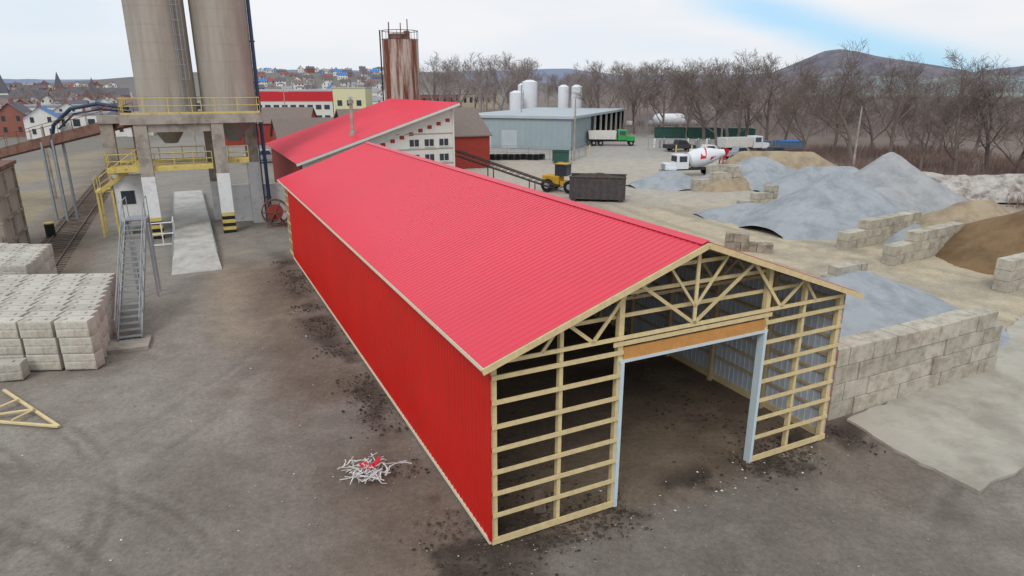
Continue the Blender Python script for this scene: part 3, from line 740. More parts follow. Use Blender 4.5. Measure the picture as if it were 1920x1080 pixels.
# ---------------------------------------------------------------- second building (shed roof)
B2=Vector((-15.8,50,0))
b2=empty('red_roof_building','tall shed roof building with red metal roof and white facade','building',B2,AN)
w2=12.2;l2=19;za,zb2=5.3,9.25;sl2=(zb2-za)/w2
mb=ribbed((-.5,-.6,za-.5*sl2+.12),(0,1,0),l2+1.0,(w2+.9,0,(w2+.9)*sl2),Vector((-sl2,0,1)).normalized());mb.obj('roof','roofred',b2)
mb=MB();mb.add([(-.5,-.6,za-.5*sl2+.1),(w2+.4,-.6,zb2+.4*sl2+.1),(w2+.4,l2+.4,zb2+.4*sl2+.1),(-.5,l2+.4,za-.5*sl2+.1)],[(0,1,2,3)]);mb.obj('roof_underside','white',b2)
mb=MB();mb.add([(0,.1,0),(0,l2,0),(0,l2,za),(0,.1,za)],[(0,1,2,3)]);mb.add([(0,l2,0),(w2,l2,0),(w2,l2,zb2),(0,l2,za)],[(0,1,2,3)]);mb.add([(w2,0,0),(w2,l2,0),(w2,l2,zb2),(w2,0,zb2)],[(0,1,2,3)]);mb.obj('side_wall','buildred',b2)
mb=MB();mb.add([(0,0,0),(w2,0,0),(w2,0,zb2),(0,0,za)],[(0,1,2,3)]);mb.obj('facade_wall','white',b2)
mb=MB();mb.beam((-.5,-.63,za-.5*sl2),(w2+.4,-.63,zb2+.4*sl2),.05,.18);mb.box(w2-.05,w2+.08,-.08,0,0,zb2);mb.beam((0,-.04,za-.75),(w2,-.04,zb2-.75),.05,.1);mb.obj('fascia','white',b2)
for row,z in enumerate((4.9,6.1,7.3)):
    for i in range(9):
        a=.9+i*1.26
        if z+1.2>za+a*sl2-.7: continue
        wn=MB()
        for k in(0,1): wn.box(a+k*.42,a+.34+k*.42,-.03,0,z,z+.55,0)
        wn.box(a-.06,a+.82,-.045,-.0,z-.08,z,1);wn.obj('window',['glass','white'],b2)
for i in range(13):
    a=2.2+i*.78;z=za+a*sl2-.62
    wn=MB();wn.box(a,a+.36,-.03,0,z-.45,z-.18,0);wn.obj('red_panel','buildred',b2)
mb=MB()
for z in (4.7,5.9,7.1): 
    a0=max(0,(z-za+.6)/sl2);mb.box(a0,w2,-.035,-.0,z-.05,z+.03)
mb.obj('siding_ledge','concrete',b2)
vt=empty('roof_vent','tall grey vent stack standing on red roof','vent',B2+GX*4.7+SX*3.2+Vector((0,0,za+4.7*sl2)),AN)
mb=MB();mb.cyl((0,0,0),(0,0,2.6),.14,.14,12);mb.cyl((0,0,2.6),(0,0,2.9),.24,.2,12);mb.cyl((0,0,0),(0,0,.5),.32,.2,12);mb.obj('pipe','concrete',vt,smooth=False)
mb=MB();mb.cyl((0,0,3.0),(0,0,3.15),.3,.05,12);mb.box(-.01,.01,-.15,.15,2.85,3.05);mb.obj('cap','steel',vt)
bc=empty('belt_conveyor','dark inclined belt conveyor frame behind barn','conveyor',(-4.8,57,0))
q=Vector((9.6,8.3,-4.3))
mb=MB();n_=Vector((-.65,.75,0))
for s_ in(-.4,.4):
    for zz in(0,.45): mb.beam(Vector((0,0,5.1+zz))+n_*s_,Vector((0,0,5.1+zz))+n_*s_+q,.06,.08)
    for i in range(16):
        t=i/16;mb.beam(Vector((0,0,5.1))+n_*s_+q*t,Vector((0,0,5.55))+n_*s_+q*(t+1/16),.04,.04)
mb.obj('frame','darksteel',bc)
mb=MB();mb.beam((0,0,5.45),Vector((0,0,5.45))+q,.6,.05);mb.obj('belt','rust',bc)
for t in(.3,.7):
    c=q*t
    for s_ in(-.4,.4): mb=MB();mb.beam((c.x+n_.x*s_,c.y+n_.y*s_,0),(c.x+n_.x*s_,c.y+n_.y*s_,5.1+c.z),.1,.1);mb.obj('leg','darksteel',bc)
def gable(name,label,loc,rot,l,d,he,hr,wk,rk,cat='building',wins=0,group=None,ov=.3):
    r=empty(name,label,cat,loc,rot,group)
    mb=MB();mb.box(0,l,0,d,0,he);mb.add([(0,0,he),(0,d,he),(0,d/2,hr)],[(0,1,2)]);mb.add([(l,0,he),(l,d,he),(l,d/2,hr)],[(0,1,2)]);mb.obj('wall',wk,r)
    mb=MB();e=(hr-he)/(d/2)*ov
    for k in(0,.15): mb.add([(-ov,-ov,he-e+k),(l+ov,-ov,he-e+k),(l+ov,d/2,hr+k),(-ov,d/2,hr+k),(-ov,d+ov,he-e+k),(l+ov,d+ov,he-e+k)],[(0,1,2,3),(3,2,5,4)])
    mb.quad((-ov,-ov,he-e),(l+ov,-ov,he-e),(l+ov,-ov,he-e+.15),(-ov,-ov,he-e+.15));mb.obj('roof',rk,r)
    for i in range(wins):
        x=l*(i+.5)/wins;mb=MB();mb.box(x-.5,x+.5,-.04,0,he*.4,he*.75);mb.obj('window','glass',r)
    return r
gable('brown_roof_building','red walled building with brown shingle roof',(-20.5,84.5,0),AN*.9,19,13,4.4,7.7,'buildred','brownroof')
gable('brown_roof_building','low building with brown shingle roof and red walls',(-55,128,0),.15,16,12,4.0,6.6,'buildred','brownroof',wins=4)
gable('brown_roof_building','small building with dark brown roof',(-34,98,0),AN,9,8,3.4,6.0,'buildred','brownroof')
lb_=empty('commercial_building','long white two storey building with red fascia','building',(-81,200,0),.06)
mb=MB();mb.box(0,28,0,16,0,6.6);mb.obj('wall','white',lb_)
mb=MB();mb.box(-.2,28.2,-.2,16,6.6,9.3);mb.obj('fascia','stripered',lb_)
mb=MB();mb.box(-.1,28.1,0,16,9.3,9.8);mb.obj('roof','greyroof',lb_)
for i in range(11):
    for z in(1.2,4.2): mb=MB();mb.box(1+i*2.45,2.6+i*2.45,-.05,0,z,z+1.3);mb.obj('window','glass',lb_)
cb=empty('cream_building','pale cream block building with tall flat wall','building',(-52.8,201.6,0),.06)
mb=MB();mb.box(0,9.5,0,14,0,10.2);mb.obj('wall','creamwall',cb)
mb=MB();mb.box(-.15,9.65,-.15,14.1,10.2,10.5);mb.obj('roof','greyroof',cb)
for i in range(3):
    mb=MB();mb.box(1.2+i*2.8,2.6+i*2.8,-.05,0,5.2,6.8);mb.obj('window','glass',cb)
rsl=empty('rusty_silo','rust streaked steel silo with railing on top','silo',(-13.1,82,0))
mb=shell(MB(),2.1,0,15.9,40);mb.obj('shell','rustsilo',rsl)
for f in rsl.children[0].data.polygons: f.use_smooth=len(f.vertices)==4
mb=MB()
for z in (15.95,16.9):
    mb.tube([(2.1*math.cos(t),2.1*math.sin(t),z) for t in np.linspace(0,2*math.pi,25)],.04,6)
for t in np.linspace(0,2*math.pi,13): mb.cyl((2.1*math.cos(t),2.1*math.sin(t),15.9),(2.1*math.cos(t),2.1*math.sin(t),16.9),.03,.03,5)
mb.obj('railing','darksteel',rsl)
mb=MB();mb.cyl((-.3,0,15.9),(-.3,0,16.6),.9,.9,16);mb.box(.5,1.1,-.4,.4,15.9,16.9);mb.cyl((-1.3,.2,15.9),(-1.3,.2,17.9),.07,.07,8);mb.cyl((.9,0,16.9),(.9,0,18.2),.06,.06,8);mb.cyl((.1,0,16.6),(.1,0,17.8),.06,.06,8);mb.obj('top_hatch','rust',rsl)
mb=MB();mb.tube([(-2.3,-.4,0),(-2.3,-.4,17)],.05,6);mb.tube([(-2.3,.0,0),(-2.3,.0,17)],.05,6)
for z in np.arange(.4,16.8,.5): mb.cyl((-2.3,-.4,z),(-2.3,0,z),.03,.03,5)
mb.obj('ladder','darksteel',rsl)
wh=empty('warehouse','long low blue grey warehouse with open side bays','warehouse',(10.3,117.5,0),-.36)
mb=MB();mb.box(-21,0,0,14,0,5.3);mb.box(-21,-7,14,46,0,5.3);mb.obj('wall','bluegrey',wh)
mb=MB();mb.box(-21.4,.5,-.4,46.5,5.3,5.75);mb.obj('roof','greyroof',wh)
for y in range(18,47,5): mb=MB();mb.box(-.35,0,y-.18,y+.18,0,5.3);mb.obj('bay_post','white',wh)
mb=MB();mb.box(-7,-.05,45.8,46,0,5.3);mb.obj('bay_wall','dark',wh)
for x in (-18,-13): mb=MB();mb.box(x,x+3,-.06,0,0,3.2);mb.obj('door','greyroof',wh)
mb=MB()
for x in np.arange(-20.5,0,1.0): mb.box(x,x+.06,-.03,0,0,5.3)
for y in np.arange(.5,14,1.0): mb.box(0,.03,y,y+.06,0,5.3)
mb.obj('siding_rib','bluegrey',wh)
g='white vertical storage tanks'
for u,v_,r,z in((968,172,1.7,9.2),(992,176,2.0,11.8),(979,180,1.2,11.0),(1054,172,1.35,10.6),(1078,172,1.35,10.6)):
    X=(u-960)/1231.6*v_*.985
    tk=empty('storage_tank','tall white cylindrical storage tank behind warehouse','tank',(X,v_,0),0,g)
    mb=MB();mb.cyl((0,0,0),(0,0,z),r,r,28);mb.cyl((0,0,z),(0,0,z+.5),r,r*.35,28);mb.obj('shell','tankwhite',tk)
    mb=MB();mb.tube([(r+.1,-.3,0),(r+.1,-.3,z+.6)],.06,5);mb.obj('pipe','steel',tk)
ht=empty('propane_tank','large white horizontal gas tank on saddles','tank',(39.5,170,0),.15)
mb=MB()
prof=[(-4.2,.2),(-4.0,.9),(-3.6,1.35),(-3.2,1.5),(3.2,1.5),(3.6,1.35),(4.0,.9),(4.2,.2)]
for (x0,r0),(x1,r1) in zip(prof[:-1],prof[1:]): mb.cyl((x0,0,2.7),(x1,0,2.7),r0,r1,24,cap=False)
mb.obj('shell','tankwhite',ht,smooth=True)
for x in(-2.4,2.4): mb=MB();mb.box(x-.3,x+.3,-1.1,1.1,0,1.7);mb.obj('saddle','concrete',ht)

# ---------------------------------------------------------------- vehicles
def wheels(parent,xs_,half,r,w=.3):
    for x in xs_:
        for s_ in(-1,1):
            mb=MB();y=s_*half
            mb.cyl((x,y-w/2,r),(x,y+w/2,r),r,r,18,0);mb.cyl((x,y+s_*(w/2)-.02*s_,r),(x,y+s_*(w/2+.02),r),r*.5,r*.45,12,1)
            mb.obj('wheel',['tyre','silver'],parent)
def semi(name,label,cat,loc,rot,cabk,bodyfn,L_=8,sc=1.0):
    v=empty(name,label,cat,loc,rot);v.scale=(sc,)*3
    mb=MB();mb.box(-L_/2,L_/2,-.45,.45,.75,1.05);mb.obj('chassis','darksteel',v)
    x=L_/2
    mb=MB();mb.xprism([(-1.1,1.0),(1.1,1.0),(1.1,2.0),(1.0,2.9),(-1.0,2.9),(-1.1,2.0)],x-3.0,x-1.3);mb.xprism([(-.85,.9),(.85,.9),(.8,1.75),(-.8,1.75)],x-1.32,x+.2);mb.box(x-1.3,x-.1,-1.15,-.85,.9,1.2);mb.box(x-1.3,x-.1,.85,1.15,.9,1.2)
    mb.obj('cab',cabk,v,bevel=.06)
    mb=MB();mb.add([(x-1.28,-.9,1.95),(x-1.28,.9,1.95),(x-1.29,.85,2.7),(x-1.29,-.85,2.7)],[(0,1,2,3)]);mb.obj('windscreen','glass',v)
    for s_ in(-1,1): mb=MB();mb.add([(x-2.7,s_*1.12,1.95),(x-1.6,s_*1.12,1.95),(x-1.6,s_*1.06,2.7),(x-2.7,s_*1.06,2.7)],[(0,1,2,3)]);mb.obj('side_window','glass',v)
    mb=MB();mb.box(x+.2,x+.26,-.6,.6,1.0,1.65);mb.box(x+.1,x+.3,-1.1,1.1,.55,.8);mb.obj('bumper','silver',v)
    bodyfn(v)
    wheels(v,[x-.5,-L_/2+.9,-L_/2+2.2],.98,.5)
    return v
def dump(v):
    mb=MB();mb.add([(-4.2,-1.2,1.2),(.7,-1.2,1.2),(.7,1.2,1.2),(-4.2,1.2,1.2),(-4.4,-1.25,2.7),(.9,-1.25,2.7),(.9,1.25,2.7),(-4.4,1.25,2.7)],[(0,1,5,4),(1,2,6,5),(2,3,7,6),(3,0,4,7),(0,3,2,1)])
    for x in np.arange(-4,.8,.8): mb.box(x-.06,x+.06,-1.32,-1.22,1.2,2.7)
    mb.obj('dump_body','white',v)
    mb=MB();mb.quad((-4.2,-1.15,2.4),(.7,-1.15,2.4),(.7,1.15,2.4),(-4.2,1.15,2.4));mb.obj('load','gravel',v)
semi('dump_truck','white dump truck with bright green cab near warehouse','truck',(18.8,127.5,0),-.05,'limegreen',dump,8.4)
semi('dump_truck','white dump truck parked beyond the mixer truck','truck',(38.5,111,0),.25,'tankwhite',dump,8.0)
RX=[-1.0,-.8,-.2,1.0,2.4,3.6];RY=[.5,.95,1.2,1.3,1.0,.6]
def mixer(v):
    prof=[(1.0,.5),(.8,.95),(.2,1.2),(-1.0,1.3),(-2.4,1.0),(-3.6,.6),(-4.2,.5)]
    mb=MB()
    P=lambda x:Vector((x,0,2.25-.17*(x-0)))
    for i,((x0,r0),(x1,r1)) in enumerate(zip(prof[:-1],prof[1:])):
        mb.cyl(P(x0),P(x1),r0,r1,26,0,cap=(i in(0,5)))
    mb.obj('drum',['tankwhite'],v,smooth=False)
    mb=MB()
    rr=lambda x:float(np.interp(-x,RX,RY))+.02
    f=lambda x_,t_:P(x_)+Vector((0,rr(x_)*math.cos(t_),rr(x_)*math.sin(t_)))
    for i in range(26):
        t=i/26*2*math.pi;t2=t+2*math.pi/26;x=-.2-1.6*(i/26);x2=-.2-1.6*((i+1)/26)
        mb.quad(f(x,t),f(x2,t2),f(x2-.8,t2),f(x-.8,t))
    mb.obj('drum_stripe','truckred',v)
    mb=MB();mb.add([(-4.3,-.5,3.6),(-4.3,.5,3.6),(-4.9,.4,3.4),(-4.9,-.4,3.4),(-4.5,-.2,2.2),(-4.5,.2,2.2)],[(0,1,5,4),(1,2,5),(2,3,4,5),(3,0,4)]);mb.obj('discharge_chute','truckred',v)
    mb=MB();mb.beam((-3.9,-.5,1.0),(-4.1,-.4,2.6),.12,.12);mb.beam((-3.9,.5,1.0),(-4.1,.4,2.6),.12,.12);mb.beam((-4.1,-.45,2.6),(-4.1,.45,2.6),.12,.12);mb.obj('rear_drum_frame','truckred',v)
    mb=MB();mb.beam((1.1,0,1.0),(1.1,0,2.1),.6,.3);mb.obj('front_drum_frame','truckred',v)
semi('concrete_mixer_truck','white concrete mixer truck with red striped drum','truck',(22.9,83.5,0),math.pi+.2,'tankwhite',mixer,8.6,.92)
ld=empty('wheel_loader','yellow wheel loader parked behind dark container','loader',(5.6,70.0,0),-.5);ld.scale=(.9,.9,.9)
mb=MB();mb.box(-2.6,-.4,-.8,.8,.9,1.9);mb.box(-.4,1.4,-.55,.55,.8,1.3);mb.obj('body','cat',ld,bevel=.08)
mb=MB();mb.box(-1.0,.5,-.7,.7,1.9,3.2);mb.box(-1.1,.6,-.8,.8,3.2,3.32,1);mb.obj('cab',['glass','cat'],ld,bevel=.03)
for y in(-.5,.5): mb=MB();mb.beam((.8,y,1.4),(2.8,y,.8),.14,.25);mb.obj('lift_arm','cat',ld)
mb=MB();mb.add([(2.7,-1.3,.2),(3.7,-1.3,.1),(2.7,-1.3,1.4),(2.7,1.3,.2),(3.7,1.3,.1),(2.7,1.3,1.4)],[(0,1,2),(3,5,4),(0,3,4,1),(0,2,5,3)]);mb.obj('bucket','darksteel',ld)
wheels(ld,[-1.8,1.1],.95,.75,.5)
def container(label,loc,rot,l,w_,h,k,rib=True,name='roll_off_container',cat='container',load=None):
    v=empty(name,label,cat,loc,rot)
    mb=MB();t=.08
    mb.box(0,l,0,t,.2,h);mb.box(0,l,w_-t,w_,.2,h);mb.box(0,t,t,w_-t,.2,h);mb.box(l-t,l,t,w_-t,.2,h);mb.box(t,l-t,t,w_-t,.2,.3)
    if rib:
        x=.3
        while x<l: mb.box(x-.05,x+.05,-.09,0,.2,h);x+=.7
    mb.box(-.06,l+.06,-.1,.0+.12,h,h+.1);mb.box(-.06,l+.06,w_-.12,w_+.1,h,h+.1)
    mb.obj('body',k,v)
    for x in(.5,l-.5): mb=MB();mb.cyl((x,-.1,.13),(x,w_+.1,.13),.15,.15,10);mb.obj('roller','darksteel',v)
    if load:
        mb=MB();n=12
        vs_=[(t+(l-2*t)*i/n,t+(w_-2*t)*j/6,h-.2+.5*math.sin(math.pi*i/n)*math.sin(math.pi*j/6)+random.uniform(-.12,.12)) for j in range(7) for i in range(n+1)]
        mb.add(vs_,[(j*(n+1)+i,j*(n+1)+i+1,(j+1)*(n+1)+i+1,(j+1)*(n+1)+i) for j in range(6) for i in range(n)]);mb.obj('load',load,v)
    return v
container('dark grey steel roll off container full of material',(5.6,64.2,0),-.18,5.4,2.5,2.3,'oldsteel',load='soil')
container('small green waste dumpster in the lot',(5.9,97.5,0),-.1,2.4,1.8,1.6,'darkgreen',False,'waste_dumpster','dumpster')
for i,(x,y,l) in enumerate(((31,146,6.5),(37.8,144.5,6.8),(45,142.5,6.2))): container('dark green roll off container near the gas tank',(x,y,0),-.15,l,2.4,2.1,'darkgreen')['group']='row of dark green containers'
for i,(x,y) in enumerate(((40.5,118),(46.2,117.2))): 
    v=container('container covered by bright blue tarp',(x,y,0),-.1,5,2.3,1.5,'bluesteel',load='blue')
    v['group']='tarp covered containers'
def car(label,loc,rot,k,pickup=False):
    v=empty('pickup_truck' if pickup else 'parked_car',label,'pickup truck' if pickup else 'car',loc,rot)
    mb=MB()
    if pickup: pr=[(-2.7,.5),(2.7,.5),(2.75,1.0),(1.5,1.15),(.9,1.85),(-.6,1.9),(-.8,1.2),(-2.7,1.2)]
    else: pr=[(-2.2,.4),(2.2,.4),(2.25,.8),(1.2,.95),(.6,1.4),(-1.2,1.42),(-1.9,.95),(-2.2,.9)]
    n=len(pr);mb.add([(x,-.9,z) for x,z in pr]+[(x,.9,z) for x,z in pr],[tuple(range(n)),tuple(reversed(range(n,2*n)))]+[(i,i+n,(i+1)%n+n,(i+1)%n) for i in range(n)])
    mb.obj('body',k,v,bevel=.05)
    z0,z1=(1.2,1.75) if pickup else (.95,1.33)
    x0,x1=(-.6,1.0) if pickup else (-1.4,.7)
    for s_ in(-1,1): mb=MB();mb.quad((x0,s_*.915,z0),(x1,s_*.915,z0),(x1-.35,s_*.915,z1),(x0+.1,s_*.915,z1));mb.obj('side_window','glass',v)
    wheels(v,[-1.5 if pickup else -1.35,1.6 if pickup else 1.35],.82,.36,.22)
    return v
car('silver pickup truck parked behind the white wall',(-36.5,98,0),.5,'silver',True)
for i in range(9): car('car parked near the far containers',(30+i*3.2,190+i*.7,0),1.4,random.choice(['silver','white','darksteel','truckred']))['group']='cars parked in the far lot'
for x,y,k in((31,106,'white'),(35,103,'silver'),(40,102,'darksteel'),(29,116,'darksteel')): car('pickup truck parked behind the mixer truck',(x,y,0),.2,k,True)['group']='pickup trucks parked behind the mixer'
for i in range(6): car('car parked along the street',(-66-i*7,150+i*16,0),2.0,random.choice(['silver','white','darksteel','buildred']))['group']='cars parked along the street'
g='stacks of old tyres along the fence'
proto=None
for i in range(9):
    x=-3.0+i*.95
    if proto is None:
        mb=MB()
        for j in range(3):
            for k in range(16):
                t0=k/16*2*math.pi;t1=(k+1)/16*2*math.pi
                mb.cyl((.4*math.cos(t0),.4*math.sin(t0),.14+j*.27),(.4*math.cos(t1),.4*math.sin(t1),.14+j*.27),.14,.14,7,cap=False)
        proto=mb.obj('tyre_stack','tyre',loc=(x,102,0),label='stack of old black tyres by the fence',category='tyres',group=g)
    else:
        o_=proto.copy();COL.objects.link(o_);o_.location=(x,102+random.uniform(-.5,.5),0)
def fence(label,pts,h=2.0,k='steel'):
    mb=MB()
    for (x0,y0),(x1,y1) in zip(pts[:-1],pts[1:]):
        d=math.hypot(x1-x0,y1-y0);n=max(1,int(d/3))
        for i in range(n+1): t=i/n;mb.cyl((x0+(x1-x0)*t,y0+(y1-y0)*t,0),(x0+(x1-x0)*t,y0+(y1-y0)*t,h),.045,.045,6)
        for z in(.1,h/2,h): mb.cyl((x0,y0,z),(x1,y1,z),.03,.03,5)
        m_=int(d/.35)
        for i in range(m_):
            t=i/m_;t2=min(1,(i+5)/m_)
            for a_,b2_ in((.1,h),(h,.1)): mb.beam((x0+(x1-x0)*t,y0+(y1-y0)*t,a_),(x0+(x1-x0)*t2,y0+(y1-y0)*t2,b2_),.012,.012)
    return mb.obj('chain_fence',k,label=label,category='fence')
fence('chain link fence enclosing equipment yard',[(-4,104),(9,101),(12,108)])
fence('chain link fence beside parking lot',[(24,118),(44,112)])
g='upright grey gas cylinders in a yard'
for i in range(16):
    mb=MB();mb.cyl((0,0,0),(0,0,1.5),.22,.22,10);mb.cyl((0,0,1.5),(0,0,1.75),.22,.06,10)
    mb.obj('gas_cylinder','steel' if i%3 else 'white',loc=(26+i*1.0+random.uniform(-.2,.2),121+random.uniform(-2,2),0),label='upright grey gas cylinder in the lot',category='gas cylinder',group=g)
for x,y in((27.5,112),(30,111.6),(13,112),(10.8,115.5)):
    mb=MB();mb.cyl((0,0,0),(0,0,1.3),.12,.12,10);mb.cyl((0,0,1.3),(0,0,1.38),.12,.04,10);mb.obj('bollard','yellow',loc=(x,y,0),label='yellow steel bollard in the lot',category='bollard',group='yellow bollards in the lot')
def pole(x,y,h,arm=True):
    v=empty('utility_pole','grey wooden utility pole','utility pole',(x,y,0),.3,'utility poles')
    mb=MB();mb.cyl((0,0,-.2),(0,0,h),.16,.1,10);mb.obj('shaft','concrete',v)
    if arm: mb=MB();mb.beam((-1.1,0,h-.6),(1.1,0,h-.6),.1,.12);mb.obj('crossarm','woodgrey',v)
for x,y,h,a in((46,89.5,8.2,False),(1.9,138,11,False),(9.4,101,9.0,False),(-78,150,9,True),(-52,110,9.5,True),(-90,210,10,True),(-60,180,10,True),(-46,66,7,False),(-125,240,10,True)): pole(x,y,h,a)

# ---------------------------------------------------------------- town
wallks=[('h_white',S(222,220,216)),('h_cream',S(210,202,184)),('h_grey',S(162,164,168)),('h_brick',S(146,96,84)),('h_blue',S(134,152,176)),('h_tan',S(180,166,146))]
roofks=[('r_dark',S(100,98,104)),('r_brown',S(124,110,106)),('r_grey',S(148,148,152)),('r_red',S(146,84,78)),('r_blue',S(76,124,180))]
for k,c in wallks+roofks: M[k]=mat(k,c,.85,.1,.5)
protos=[]
rs=random.Random(11)
def houseproto(wk,rk,l,d,h,rh,ell):
    wm=MB();wm.box(0,l,0,d,-3,h);wm.add([(0,0,h),(0,d,h),(0,d/2,h+rh)],[(0,1,2)]);wm.add([(l,0,h),(l,d,h),(l,d/2,h+rh)],[(0,1,2)])
    nw=max(2,int(l/2.5))
    for z in ([1.2,4.0] if h>5 else [1.2]):
        for i in range(nw): x=l*(i+.5)/nw;wm.box(x-.45,x+.45,-.05,0,z,z+1.3,1)
        for i in range(2): y=d*(i+.5)/2;wm.box(l,l+.05,y-.4,y+.4,z,z+1.3,1);wm.box(-.05,0,y-.4,y+.4,z,z+1.3,1)
    if ell: wm.box(l*.3,l*.7,-2,-.06,-3,2.4)
    a=wm.mesh('wall',[wk,'glass'])
    rm=MB();o_=.4;e=rh/(d/2)*o_
    rm.add([(-o_,-o_,h-e),(l+o_,-o_,h-e),(l+o_,d/2,h+rh+.1),(-o_,d/2,h+rh+.1),(-o_,d+o_,h-e),(l+o_,d+o_,h-e)],[(0,1,2,3),(3,2,5,4)])
    if ell: rm.add([(l*.25,-2.3,2.5),(l*.75,-2.3,2.5),(l*.75,0,3.4),(l*.25,0,3.4)],[(0,1,2,3)])
    b2_=rm.mesh('roof',[rk])
    cm=MB();cm.box(l*.3,l*.3+.8,d/2-.3,d/2+.5,h+rh-.8,h+rh+1.1);c=cm.mesh('chimney',['h_brick'])
    return a,b2_,c
for i in range(20):
    wk=rs.choice(wallks+wallks[:1]*6+wallks[1:2]*2)[0];rk=rs.choice(roofks[:3]*5+roofks[3:4]*2+roofks[4:])[0]
    protos.append(houseproto(wk,rk,rs.uniform(6.5,11),rs.uniform(6,7.5),rs.choice([3.2,5.2,5.6]),rs.uniform(2.0,3.0),rs.random()<.5))
def place_house(x,y,rot,s=1):
    z=float(ground_h(x,y));pr=rs.choice(protos)
    r=empty('house','small pitched roof house in the hillside town','house',(x,y,z),rot,'houses of the hillside town')
    r.scale=(s,)*3
    for nm,mm in zip(('wall','roof','chimney'),pr):
        ob=bpy.data.objects.new(nm,mm);COL.objects.link(ob);ob.parent=r
cnt=0;placed=[]
def tryplace(ratio,y,rots,mn=10.0):
    global cnt
    x=ratio*y
    for (a,b2_) in placed:
        if abs(a-x)<mn and abs(b2_-y)<mn+y*.012: return
    placed.append((x,y));place_house(x,y,rs.choice(rots)+rs.uniform(-.15,.15),.85);cnt+=1
for i in range(4500):
    y=140*(640/140)**rs.random()
    tryplace(rs.uniform(-.775,-.572),y,(.5,.5+math.pi/2,.5+math.pi/2,2.2),8.8)
    if cnt>199: break
c0=cnt
for i in range(900):
    y=rs.uniform(330,1000);tryplace(rs.uniform(-.38,-.17),y,(.5,.5+math.pi/2,.2),10.5)
    if cnt>c0+96: break
for lab,x,y,h,k in(('white church with pointed steeple among houses',-243,330,9.5,'h_white'),('brick church with dark pointed steeple',-275,420,11,'h_brick'),('brick church with slender dark steeple',-236,390,8,'h_brick')):
    ch=empty('church',lab,'church',(x,y,float(ground_h(x,y))),.5)
    mb=MB();mb.box(0,16,0,8,-3,5);mb.box(-4,0,2,6,-3,h-2);mb.obj('wall',k,ch)
    mb=MB();mb.add([(0,-.4,4.8),(16,-.4,4.8),(16,4,9),(0,4,9),(0,8.4,4.8),(16,8.4,4.8)],[(0,1,2,3),(3,2,5,4)]);mb.obj('roof','r_dark',ch)
    mb=MB();mb.add([(-4.2,1.8,h-2),(.2,1.8,h-2),(.2,6.2,h-2),(-4.2,6.2,h-2),(-2,4,h+7)],[(0,1,4),(1,2,4),(2,3,4),(3,0,4)]);mb.obj('steeple','r_dark',ch)
g='flat roofed commercial buildings in town'
for x,y,l,d,h,k in((-150,190,26,12,5,'h_white'),(-112,150,20,9,4.5,'h_white'),(-120,250,30,14,6,'h_tan'),(-52,300,30,14,7,'h_brick'),(-100,330,30,14,8,'h_white'),(-165,300,24,12,6,'h_grey'),(-30,330,24,14,7,'h_tan'),(-88,172,9,7,4,'h_grey')):
    fb=empty('flat_roof_building','plain flat roofed commercial building in town','building',(x,y,0),.3,g)
    mb=MB();mb.box(0,l,0,d,-1,h);mb.obj('wall',k,fb)
    mb=MB();mb.box(-.2,l+.2,-.2,d+.2,h,h+.5);mb.obj('roof','r_grey',fb)
    for i in range(int(l/3)):
        mb=MB();mb.box(i*3+.8,i*3+2.2,-.06,0,h*.45,h*.8);mb.obj('window','glass',fb)

# ---------------------------------------------------------------- bare trees
def make_tree(seed,h,mk,spread=.75,minr=.018,dens=1.0):
    rs=random.Random(seed);tr=MB();cr=MB()
    def seg(mb,p,q,r0,r1,n): 
        d=(q-p).normalized();u=Vector((0,0,1)) if abs(d.z)<.9 else Vector((1,0,0))
        a=d.cross(u).normalized();b=a.cross(d)
        vs=[];
        for c,r in((p,r0),(q,r1)):
            for i in range(n):
                t=2*math.pi*i/n;vs.append(c+a*math.cos(t)*r+b*math.sin(t)*r)
        mb.add(vs,[(i,(i+1)%n,(i+1)%n+n,i+n) for i in range(n)])
    def br(p,d,ln,r,lev):
        nseg=[7,5,4,3,2][lev];mb=tr if lev==0 else cr
        pts=[p];rr=[r]
        for i in range(nseg):
            j=.09+.05*lev
            d=(d+Vector((rs.gauss(0,j),rs.gauss(0,j),rs.gauss(0,j*.5)+(.09 if lev>0 else 0)))).normalized()
            q=pts[-1]+d*ln/nseg
            r1=max(minr,r*(1-(i+1)/nseg*(.6 if lev<2 else .8)))
            seg(mb,pts[-1],q,rr[-1],r1,6 if lev==0 else (4 if lev==1 else 3))
            pts.append(q);rr.append(r1)
        if lev>=4: return
        nc=int(([8,7,6,4][lev])*dens)
        lo=[.22,.22,.15,.15][lev]
        for c in range(nc):
            t=lo+(.99-lo)*((c+rs.random())/nc)
            k=min(nseg-1,int(t*nseg));f=t*nseg-k
            pp_=pts[k].lerp(pts[k+1],f);rc=rr[k]*(1-f)+rr[k+1]*f
            dd=(pts[k+1]-pts[k]).normalized()
            az=rs.uniform(0,6.283);s_=Vector((math.cos(az),math.sin(az),rs.uniform(-.1,.4)))
            s_=(s_-dd*s_.dot(dd)).normalized()
            an=rs.uniform(.45,.95)*spread+.12
            nd=(dd*math.cos(an)+s_*math.sin(an)).normalized()
            br(pp_,nd,ln*(.60 if lev==0 else .62)*rs.uniform(.65,1.2)*(1.3-t*.6),max(minr,rc*.52),lev+1)
    br(Vector((0,0,-.3)),Vector((rs.uniform(-.05,.05),rs.uniform(-.05,.05),1)),h*.72,h*.02,0)
    return tr.mesh('trunk',[mk]),cr.mesh('crown',[mk]),max(v[2] for v in cr.v)
TN=[make_tree(100+i,15,'bark',spread=.9,minr=.015,dens=1.0) for i in range(6)]
TF=[make_tree(200+i,15,'barkfar',spread=.74,minr=.025,dens=.85) for i in range(5)]
